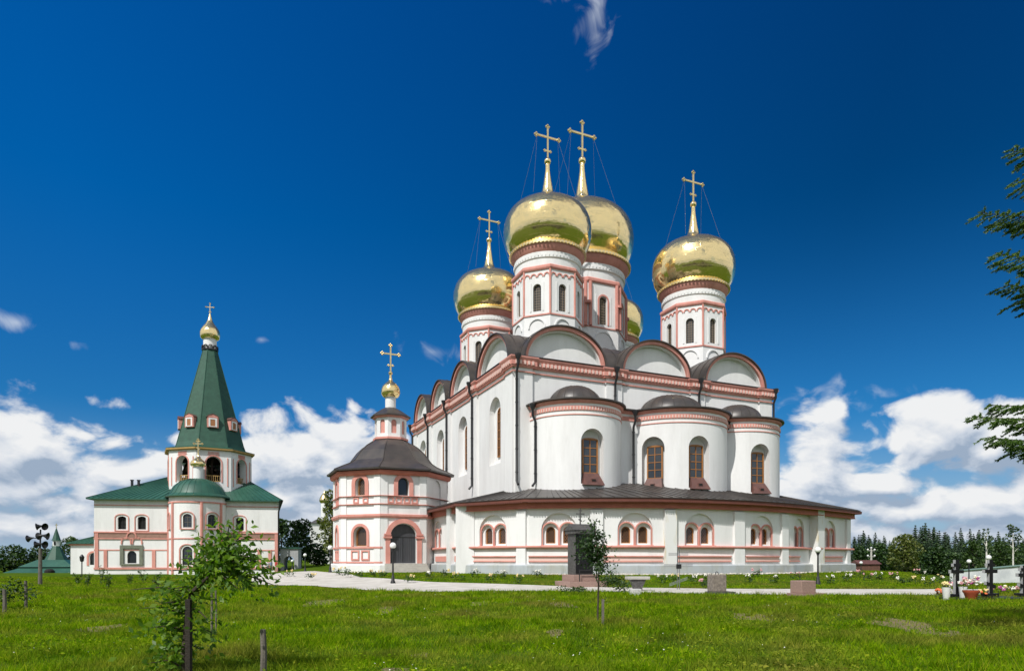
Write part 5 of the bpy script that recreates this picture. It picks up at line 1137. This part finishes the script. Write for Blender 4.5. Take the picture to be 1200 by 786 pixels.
def grass():
    r = np.random.default_rng(9); n = 470000
    u = r.random(n); d = (8.6 ** .55 + u * (66 ** .55 - 8.6 ** .55)) ** (1 / .55); x = r.uniform(-.97, .97, n) * d
    lx, ly = to_local(x, d)
    keep = ~inpoly(x, d, PATHPOLY) & ~inpoly(lx, ly, [(a, b) for a, b in gwall]) & ~((np.hypot(x + 11.6, d - 63) < 5.6)) & ~((np.abs(x + 46) < 15) & (d > 93))
    x, d = x[keep], d[keep]; n = len(x); z = hgt(x, d)
    cl = .5 + .5 * np.sin(x * .9 + 2 * np.sin(d * .31)) * np.sin(d * .75 + 1.7 * np.sin(x * .43)); cl2 = .5 + .5 * np.sin(x * 3.1 + 1.5 * np.sin(d * 1.7)) * np.sin(d * 2.9 + x)
    bare = np.zeros(n)
    for (bx_, by_, ra, rb) in SOIL: bare = np.maximum(bare, 1 - np.hypot((x - bx_) / ra, (d - by_) / rb) + .25 * r.normal(size=n))
    kp = (bare < .25) | (r.random(n) < .45); x, d, z, cl, cl2 = x[kp], d[kp], z[kp], cl[kp], cl2[kp]; n = len(x)
    mown = sstep(36, 40, d)
    h = (.05 + .085 * cl * cl2 + .045 * cl2) * r.uniform(.5, 1.35, n) * (1 - .55 * mown) * (1 + .02 * (d - 10).clip(0, 30))
    w = .0042 * (d / 9) ** .9 * r.uniform(.7, 1.3, n) * 1.6
    a = r.uniform(0, 2 * np.pi, n); lean = r.normal(0, .55, (n, 2)) * h[:, None]; dx, dy = np.cos(a) * w, np.sin(a) * w
    V = np.stack([np.stack([x - dx, d - dy, z - .01], -1), np.stack([x + dx, d + dy, z - .01], -1), np.stack([x + lean[:, 0], d + lean[:, 1], z + h], -1)], 1)
    # taller tufts
    TV = []
    for _ in range(1100):
        dd = (9 ** .6 + r.random() * (35 ** .6 - 9 ** .6)) ** (1 / .6); xx = r.uniform(-.82, .82) * dd
        if math.sin(xx * .45 + 1.1) * math.sin(dd * .5 + .6 * math.sin(xx * .4)) + .5 * r.normal() < .2 or inpoly(np.array([xx]), np.array([dd]), PATHPOLY)[0]: continue
        nb = 34; rr = r.uniform(.05, .16); px_ = xx + r.normal(0, rr, nb); py_ = dd + r.normal(0, rr, nb); hh = r.uniform(.12, .26) * r.uniform(.6, 1.2, nb); ww = .0065 * (dd / 9) ** .7; aa = r.uniform(0, 2 * np.pi, nb)
        l2 = r.normal(0, .5, (nb, 2)) * hh[:, None]; zz = hgt(px_, py_)
        TV.append(np.stack([np.stack([px_ - np.cos(aa) * ww, py_ - np.sin(aa) * ww, zz], -1), np.stack([px_ + np.cos(aa) * ww, py_ + np.sin(aa) * ww, zz], -1), np.stack([px_ + l2[:, 0], py_ + l2[:, 1], zz + hh], -1)], 1))
    V = np.concatenate([V] + TV)
    # broad leaved weeds and clover patches
    m = 26000; u = r.random(m); dd = (8.8 ** .6 + u * (36 ** .6 - 8.8 ** .6)) ** (1 / .6); xx = r.uniform(-.84, .84, m) * dd
    pt = np.sin(xx * .55 + 1.3 * np.sin(dd * .5)) * np.sin(dd * .62 + 1.1 * np.sin(xx * .37)) + .35 * r.normal(size=m); k = (pt > .25) & ~inpoly(xx, dd, PATHPOLY); xx, dd = xx[k], dd[k]; zz = hgt(xx, dd)
    c = np.stack([xx, dd, zz + r.uniform(.03, .17, len(xx))], -1); lf = leaves(c, .075, r, aspect=.55, up=.9)
    tri = np.concatenate([lf[:, [0, 1, 2]], lf[:, [0, 2, 3]]])
    o = fast_mesh('grass', np.concatenate([V, tri]), 3, GRASSM); tag(o, 'green meadow grass with taller tufts and low weeds', 'grass', kind='stuff')
    m = 900; u = r.random(m); dd = (9 ** .7 + u * (34 ** .7 - 9 ** .7)) ** (1 / .7); xx = r.uniform(-.8, .8, m) * dd; k = (np.sin(xx * .6) * np.sin(dd * .5 + 1) > .1) & ~inpoly(xx, dd, PATHPOLY); xx, dd = xx[k], dd[k]
    c = np.stack([xx, dd, hgt(xx, dd) + r.uniform(.06, .14, len(xx))], -1); o = fast_mesh('clover_flowers', leaves(c, .028, r, aspect=.9, up=1), 4, WHITEF); tag(o, 'tiny white clover heads scattered through the meadow', 'clover', kind='stuff')
grass()
def pebbles():
    r = np.random.default_rng(12); P = []
    for i in range(420):
        px = r.uniform(640, 986); q = hit(px); 
        off = .62 + abs(r.normal()) * .35; lx_, ly_ = q[0] + q[2] * off, q[1] + q[3] * off; x = CX + CT * lx_ - ST * ly_; y = CY + ST * lx_ + CT * ly_; s = r.uniform(.05, .13)
        P.append(np.array([[x, y, float(hgt(x, y)) + s * .3]]) + rdirs(1, r) * 0)
        P[-1] = (P[-1][0], s)
    g = G()
    for c, s in P: g.ball(tuple(c), s, 6, sz=.7)
    tag(g.build('pebbles', mat('pale_pebble', (.62, .58, .52), (.42, .38, .34), rough=.9, scale=4), None, smooth=60), 'pale pebbles edging the foot of the gallery wall', 'pebbles', kind='stuff')
pebbles()
# ------------------------------------------------------------------ lamps, monument, graves and other small things
def lamp(px, pb, globe_py, label, d=None, r=.21):
    p = at(px, pb) if d is None else gp(px, d); H = zpx(globe_py, p.y) - p.z; root = empty('lamp_post', p, 0, label, 'street lamp', 'globe lamps around the cathedral')
    g = G(); g.lathe([(.16, -.3), (.16, .12), (.11, .2), (.10, .45), (.075, .5), (.06, .55), (.05, H - r - .15), (.085, H - r - .12), (.085, H - r - .05), (.13, H - r), (.13, H - r + .06)], 14); g.build('post', IRON, root, smooth=40)
    g = G(); g.ball((0, 0, H), r, 20); g.build('globe', GLOBE, root, smooth=80)
lamp(460.5, 683.5, 639, 'globe lamp on black post before the dark chapel door')
lamp(387, 674, 641.5, 'globe lamp on black post left of the chapel corner', d=56)
lamp(357.5, 673, 650, 'globe lamp in front of the dark tree between tower and chapel', d=80)
lamp(342.5, 673, 657, 'smallest farthest globe lamp beside the grey gateway', d=98)
lamp(958.5, 684, 644, 'globe lamp on black post before the right end of the gallery')
lamp(1009, 670, 659, 'globe lamp peeping past the right corner of the gallery', d=88)
lamp(1135.5, 680, 657.5, 'globe lamp between the two nearest black grave crosses', d=66)
lamp(1158.5, 680, 653, 'globe lamp rising right behind the middle black grave cross', d=54)
p = gp(96, 70); root = empty('lantern_post', p, 0, 'dark post lantern before the white annex wall', 'street lamp'); g = G(); H = zpx(658, 70) - p.z; g.tube([(0, 0, -.3), (0, 0, H)], .055, 8); g.build('post', IRON, root)
g = G(); g.lathe([(.08, H), (.2, H + .1), (.26, H + .55), (.05, H + .8)], 6); g.build('lantern', IRON, root)
# pole with horn fittings at far left
p = gp(47, 44); H = zpx(620, 44) - p.z; root = empty('utility_pole', p, 0, 'grey wooden pole carrying a cluster of dark horn-shaped fittings', 'pole'); g = G(); hp = zpx(642, 44) - p.z
g.tube([(0, 0, -.3), (.02, 0, hp)], [.13, .10], 10); g.build('pole', GREYWOOD, root, smooth=50)
g = G(); g.tube([(0, 0, hp - .1), (.03, 0, H)], .05, 6); g.build('mast', IRON, root)
for px, py, s, dirs in ((49, 616, .8, (200, -20)), (50, 627, .85, (170, 10)), (38, 630, .8, (185,)), (48, 637, .85, (190, -10))):
    q = P3(px, py, 44) - p
    for a in dirs:
        g = G(); M = Matrix.Translation((q.x, 0, q.z)) @ Matrix.Rotation(R(a), 4, 'Z') @ Matrix.Rotation(R(100), 4, 'Y'); g.lathe([(.05, -.10), (.07, .0), (.11, .12), (.22, .32), (.30, .38), (.22, .31), (.04, .06)], 12, M @ Matrix.Scale(s, 4)); g.tube([(0, 0, q.z - .02), (q.x, 0, q.z)], .03, 5); g.build('horn_fitting', IRON, root, smooth=40)
# monument
p = at(680, 686.5); mon = empty('monument', p, R(22), 'tall dark granite memorial block with gabled cap and small cross on pink steps', 'monument')
g = G(); g.box(-1.25, 1.3, -1.0, 1.0, -.4, .32); s1 = g.build('step', PINKGR, mon, bevel=.02); g = G(); g.box(-.86, .9, -.75, .78, .32, .72); g.build('step', PINKGR, mon, bevel=.02)
g = G(); g.box(-.60, .62, -.5, .52, .72, 3.2); g.build('stele', GREYGR, mon, bevel=.015)
g = G(); g.box(-.57, .59, -.515, -.49, .8, 3.15); g.build('shaded_front_panel', BLACKGR, mon)  # black sheet over the whole front, painting in its shade
g = G(); g.box(-.72, .74, -.62, .64, 3.2, 3.42); g.add([(-.78, -.68, 3.42), (.80, -.68, 3.42), (.80, .70, 3.42), (-.78, .70, 3.42), (-.78, .01, 3.82), (.80, .01, 3.82)], [(0, 1, 2, 3), (0, 1, 5, 4), (2, 3, 4, 5), (0, 4, 3), (1, 2, 5)])
for k in range(7): g.box(-.62 + k * .19, -.52 + k * .19, -.65, -.61, 3.24, 3.38)
g.build('cap', GREYGR, mon)
g = G(); ortho_cross(g, 3.78, 1.0, .55, .035, trefoil=False); g.build('cross', GREYGR, mon)
g = G(); g.tube([(-.55, -.95, .32), (-.55, -.95, 1.05)], .03, 6); g.tube([(.6, -.95, .32), (.6, -.95, 1.05)], .03, 6); g.tube([(-.55, -.95, 1.0), (.6, -.95, 1.0)], .03, 6); g.build('low_rail', IRON, mon)
# stone bench
p = at(747, 692); be = empty('stone_bench', p, R(5), 'low stone bench with a thick slab top right of the bush', 'bench')
g = G(); g.box(-.62, .62, -.28, .28, .62, .78); g.build('seat', CONC, be, bevel=.03); g = G(); g.xprism([(-.28, -.2), (.28, -.2), (.22, .15), (.42, .62), (-.42, .62), (-.22, .15)], -.2, .2); g.build('leg', GREYGR, be, bevel=.02)
g = G(); g.box(-.32, .22, -.55, -.1, -.1, .30); tag(g.build('marble_block', mat('pale_marble', (.56, .55, .52), (.42, .42, .40), rough=.7, scale=6), None, loc=at(744, 696.5), bevel=.04), 'small pale marble block in the grass below the stone bench', 'stone')
# thin steel cross
p = at(795, 692); o_ = empty('steel_cross', p, R(6), 'tall openwork cross of thin grey steel rods with a small dark plaque', 'cross'); H = zpx(640, p.y) - p.z
g = G()
for x in (-.06, .06): g.tube([(x, 0, -.2), (x, 0, H)], .016, 6)
for zz in np.arange(.3, H, .28): g.tube([(-.06, 0, zz), (.06, 0, zz + .12)], .008, 4)
g.build('post', STEEL, o_)
for zc, hw, sl in ((zpx(649, p.y) - p.z, .55, 0), (zpx(662, p.y) - p.z, .80, 0), (zpx(681, p.y) - p.z, .5, -.35)):
    g = G()
    for q in (-.06, 0, .06): g.tube([(-hw, 0, zc + q + hw * sl), (hw, 0, zc + q - hw * sl)], .012, 5)
    g.build('bar', STEEL, o_)
g = G(); zc = zpx(662, p.y) - p.z; g.box(-.13, .15, -.05, -.02, zc - .18, zc + .06); g.build('plaque', IRON, o_)
g = G(); g.box(-.45, .5, -.3, .3, -.2, .08); g.build('base', CONC, o_, bevel=.02)
# stone blocks by the path
def block(px, pb, w, dp, h, m_, mb, label, over, rz):
    p = at(px, pb); root = empty('memorial_stone', p, rz, label, 'stone'); g = G(); g.box(-w / 2 - over[0], w / 2 + over[1], -dp / 2 - .12, dp / 2 + .1, -.2, .14); g.build('slab', mb, root, bevel=.015)
    g = G(); g.box(-w / 2, w / 2, -dp / 2, dp / 2, .14, .14 + h); o = g.build('block', m_, root, bevel=.035)
    return root, h + .14
b1, z1 = block(840, 696, .72, .55, .82, STONE, GREYGR, 'upright rough grey stone block on a dark slab by the path', (.08, .42), R(14))
g = G(); g.tube([(-.09, 0, z1 - .02), (-.07, 0, z1 + .10), (0, 0, z1 + .15), (.07, 0, z1 + .10), (.09, 0, z1 - .02)], .018, 6); g.build('ring_handle', IRON, b1)
block(941, 698, .86, .7, .58, PINKGR, PINKGR, 'squat pinkish granite block on a low slab by the path', (.12, .55), R(22))
# grave crosses
def grave(px, pb, pt, label, bars=3, rz=0.0):
    p = at(px, pb); H = zpx(pt, p.y) - p.z; root = empty('grave_cross', p, rz, label, 'cross', 'black granite grave crosses'); g = G(); t = .078; dp = .17
    g.box(-t, t, -dp / 2, dp / 2, .22, H); g.box(-.27, .27, -dp / 2 - .002, dp / 2 + .002, H * .66, H * .66 + .145); g.box(-.16, .16, -dp / 2 - .001, dp / 2 + .001, H * .83, H * .83 + .13)
    if bars == 3: g.add([(-.2, -dp / 2 - .003, H * .30 + .1), (.2, -dp / 2 - .003, H * .30 - .06), (.2, -dp / 2 - .003, H * .30 + .08), (-.2, -dp / 2 - .003, H * .30 + .24), (-.2, dp / 2, H * .30 + .1), (.2, dp / 2, H * .30 - .06), (.2, dp / 2, H * .30 + .08), (-.2, dp / 2, H * .30 + .24)], [(0, 1, 2, 3), (7, 6, 5, 4), (0, 4, 5, 1), (1, 5, 6, 2), (2, 6, 7, 3), (3, 7, 4, 0)])
    o = g.build('cross', [BLACKGR, mat('sawn_grey_granite', (.50, .50, .49), (.40, .40, .39), rough=.8, scale=20)], root)
    for f in o.data.polygons:
        if abs(f.normal.x) > .7: f.material_index = 1
    g = G(); g.box(-.26, .26, -.2, .2, -.1, .24); g.build('base', BLACKGR, root, bevel=.01)
    g = G(); g.ring([(-.75, 0), (-.75, .1), (.75, .1), (.75, 0)], [(-.66, 0), (-.66, .06), (.66, .06), (.66, 0)], -1.4, .3); g.build('grave_kerb', BLACKGR, root); return root
grave(1120.5, 702, 655.5, 'black granite grave cross beside the white vase of flowers', bars=2)
grave(1160, 701, 655.5, 'black granite grave cross right of the red flower pot', bars=3)
grave(1199, 701, 662, 'black granite grave cross cut by the right picture edge', bars=3)
def bouquet(root, z, rad, n, cols, r, h=.2):
    P = blob((0, 0, z + h * .4), (rad, rad, h * .6), 60, r, .3); fast_mesh('foliage', leaves(P, .09, r, aspect=.4), 4, LEAF_M, root)
    for i in range(n):
        g = G(); a = r.uniform(0, 6.28); q = rad * math.sqrt(r.random()); c = np.array([q * math.cos(a), q * math.sin(a), z + h * r.uniform(.5, 1.1)])
        for _ in range(4): g.ball(tuple(c + r.normal(size=3) * .02), r.uniform(.028, .045), 7)
        g.build('blossom', cols[i % len(cols)], root)
def pot(name, px, pb, prof, m_, z, rad, n, cols, label, cat, seed, h=.2):
    r = np.random.default_rng(seed); root = empty(name, at(px, pb), 0, label, cat); g = G(); g.lathe(prof, 20); g.build('vessel', m_, root, smooth=40); bouquet(root, z, rad, n, cols, r, h)
WV = mat('white_vase', (.74, .74, .72), rough=.5); RP = mat('red_clay_pot', (.42, .085, .04), (.34, .06, .03), rough=.6, scale=4)
vp = [(.10, -.05), (.12, 0), (.15, .44), (.165, .56), (.14, .56), (.11, .3)]
pot('flower_vase', 1109, 703.5, vp, WV, .54, .20, 12, [YELF, YELF, WHITEF], 'white vase of yellow flowers left of the first grave cross', 'vase', 1)
pot('flower_vase', 1128.5, 702.5, vp, WV, .54, .22, 11, [WHITEF, PINKF, WHITEF], 'white vase of pale flowers close left of the red pot', 'vase', 2)
pot('flower_pot', 1138, 704, [(.13, -.05), (.15, 0), (.25, .30), (.30, .38), (.30, .44), (.26, .44), (.22, .3)], RP, .42, .36, 26, [WHITEF, PINKF, WHITEF, YELF, PURF], 'red clay pot with a big mixed bouquet between two grave crosses', 'flower pot', 3, h=.55)
def posy(px, py, cols, label, seed, rad=.2, n=9, h=.3):
    r = np.random.default_rng(seed); root = empty('flower_clump', at(px, py), 0, label, 'flowers'); bouquet(root, .08, rad, n, cols, r, h)
posy(1101, 701, [ORF], 'orange flowers low in the grass left of the white vase', 1); posy(1116, 695, [PURF, PINKF], 'purple flowers before the first grave cross', 2, h=.45); posy(1152, 701, [YELF, YELF, ORF], 'yellow flowers low beside the red flower pot', 3)
posy(1151, 682, [YELF], 'yellow flower clump behind the big mixed bouquet', 4, rad=.35, n=12); posy(1143, 686, [PINKF], 'bright pink flowers behind the big mixed bouquet', 9, rad=.25, n=10)
posy(1170, 696, [PURF, PINKF], 'purple flowers in the bed right of the middle grave cross', 5, rad=.3, n=12); posy(1180, 695, [YELF, WHITEF], 'yellow and white flowers in the middle of the grave bed', 6, rad=.26, n=10); posy(1190, 695, [PINKF, WHITEF], 'pink flowers in the grave bed beside the edge cross', 7, rad=.28, n=12)
# whitewashed wall at the right
a, b = gp(1114, 84), gp(1225, 74); za, zb_ = zpx(669.5, 84), zpx(660.5, 74); L = (b - a).to_2d().length; wl = empty('boundary_wall', a, math.atan2(b.y - a.y, b.x - a.x), 'low whitewashed boundary wall with green coping before the forest', 'wall')
g = G(); g.add([(0, -.15, -1.5), (L, -.15, -1.5), (L, .15, -1.5), (0, .15, -1.5), (0, -.15, za - a.z), (L, -.15, zb_ - a.z), (L, .15, zb_ - a.z), (0, .15, za - a.z)], [(3, 2, 1, 0), (4, 5, 6, 7), (0, 1, 5, 4), (1, 2, 6, 5), (2, 3, 7, 6), (3, 0, 4, 7)]); g.build('wall', mat('grey_whitewash', (.80, .81, .82), (.58, .60, .62), rough=.9, scale=.5), wl)
g = G(); g.add([(0, -.3, za - a.z), (L, -.3, zb_ - a.z), (L, .3, zb_ - a.z), (0, .3, za - a.z), (0, 0, za - a.z + .16), (L, 0, zb_ - a.z + .16)], [(0, 1, 2, 3), (0, 4, 5, 1), (2, 5, 4, 3), (0, 3, 4), (1, 5, 2)]); g.build('coping', mat('grey_green_coping', (.16, .24, .20), rough=.6), wl)
p = gp(1021, 110); H = zpx(643, 110) - p.z; root = empty('utility_pole', p, R(20), 'pale concrete pole with small insulators beyond the gallery corner', 'pole'); g = G(); g.tube([(0, 0, -.3), (0, 0, H)], [.2, .14], 8); g.build('pole', CONC, root)
for zz in (H - .3, H - 1.3): g = G(); g.box(-.8, .8, -.05, .05, zz, zz + .1); g.build('crossarm', CONC, root)
for x, zz in ((-.75, H - .3), (.75, H - .3), (-.75, H - 1.3), (.75, H - 1.3), (0, H)): g = G(); g.ball((x, 0, zz + .2), .16, 8); g.build('insulator', WV, root)
p = gp(1014, 100); root = empty('shed', p, R(10), 'low red-brown shed roof beside the pale pole', 'shed'); g = G(); g.box(-1.7, 1.7, -1, 1, -.5, 1.5); g.build('wall', mat('brown_boards', (.16, .07, .05), (.1, .05, .035), rough=.9, scale=3), root); g = G(); g.add([(-1.9, -1.2, 1.4), (1.9, -1.2, 1.4), (1.9, 1.2, 1.4), (-1.9, 1.2, 1.4), (-1.9, 0, 2.0), (1.9, 0, 2.0)], [(0, 1, 2, 3), (0, 1, 5, 4), (2, 3, 4, 5), (0, 4, 3), (1, 2, 5)]); g.build('roof', COPPER, root)
# far visitors by the gateway: one skinned body each, coloured by height
def person(px, d, shirt, legs, label, rz, stride=.12):
    p = gp(px, d, .03); V = [(0, 0, .93), (0, 0, 1.18), (0, 0, 1.40), (0, 0, 1.50), (0, -.01, 1.60), (0, -.01, 1.70), (-.09, 0, .88), (-.10, -stride, .48), (-.10, stride * .3, .07), (-.10, -.14 + stride * .3, .04), (.09, 0, .88), (.10, -stride * .2, .48), (.10, stride * 1.2, .07), (.10, -.13 + stride * 1.2, .04),
         (-.18, 0, 1.38), (-.23, .03, 1.10), (-.22, -.08, .86), (.18, 0, 1.38), (.23, .03, 1.10), (.22, -.10, .87)]
    E = [(0, 1), (1, 2), (2, 3), (3, 4), (4, 5), (0, 6), (6, 7), (7, 8), (8, 9), (0, 10), (10, 11), (11, 12), (12, 13), (2, 14), (14, 15), (15, 16), (2, 17), (17, 18), (18, 19)]
    rad = [.15, .14, .15, .055, .095, .085, .09, .065, .045, .04, .09, .065, .045, .04, .06, .045, .035, .06, .045, .035]
    me = bpy.data.meshes.new('person'); me.from_pydata(V, E, []); o = bpy.data.objects.new('person', me); col.objects.link(o); md = o.modifiers.new('s', 'SKIN'); sv = me.skin_vertices[0].data
    for i, q in enumerate(rad): sv[i].radius = (q, q * .8)
    sv[0].use_root = True; o.modifiers.new('u', 'SUBSURF').render_levels = 1; o.modifiers['u'].levels = 1
    bpy.context.view_layer.update(); m2 = bpy.data.meshes.new_from_object(o.evaluated_get(bpy.context.evaluated_depsgraph_get())); o.modifiers.clear(); o.data = m2
    m2.materials.clear()
    for m_ in (mat('skin', (.50, .30, .22), rough=.6), shirt, legs, mat('brown_hair', (.06, .035, .02), rough=.7)): m2.materials.append(m_)
    for f in m2.polygons: c = f.center; f.material_index = 3 if c.z > 1.66 or (c.z > 1.56 and c.y > .02) else 0 if c.z > 1.47 or (abs(c.x) > .19 and c.z < 1.15) else 1 if c.z > .92 else 2
    m2.polygons.foreach_set('use_smooth', [True] * len(m2.polygons)); o.location = p; o.rotation_euler = (0, 0, rz); tag(o, label, 'person', 'visitors walking by the bell tower')
person(313.5, 92, mat('white_shirt', (.7, .7, .72), rough=.9), mat('blue_trousers', (.05, .08, .18), rough=.9), 'person in white shirt and blue trousers walking near the gateway', .6)
person(317.5, 95, mat('blue_shirt', (.30, .34, .48), rough=.9), mat('grey_trousers', (.2, .2, .21), rough=.9), 'person in pale blue shirt walking behind the one in white', .9, .16)
person(323.5, 93, mat('red_shirt', (.45, .06, .05), rough=.9), mat('pale_trousers', (.5, .47, .42), rough=.9), 'person in red shirt walking toward the grey gateway', -.5)
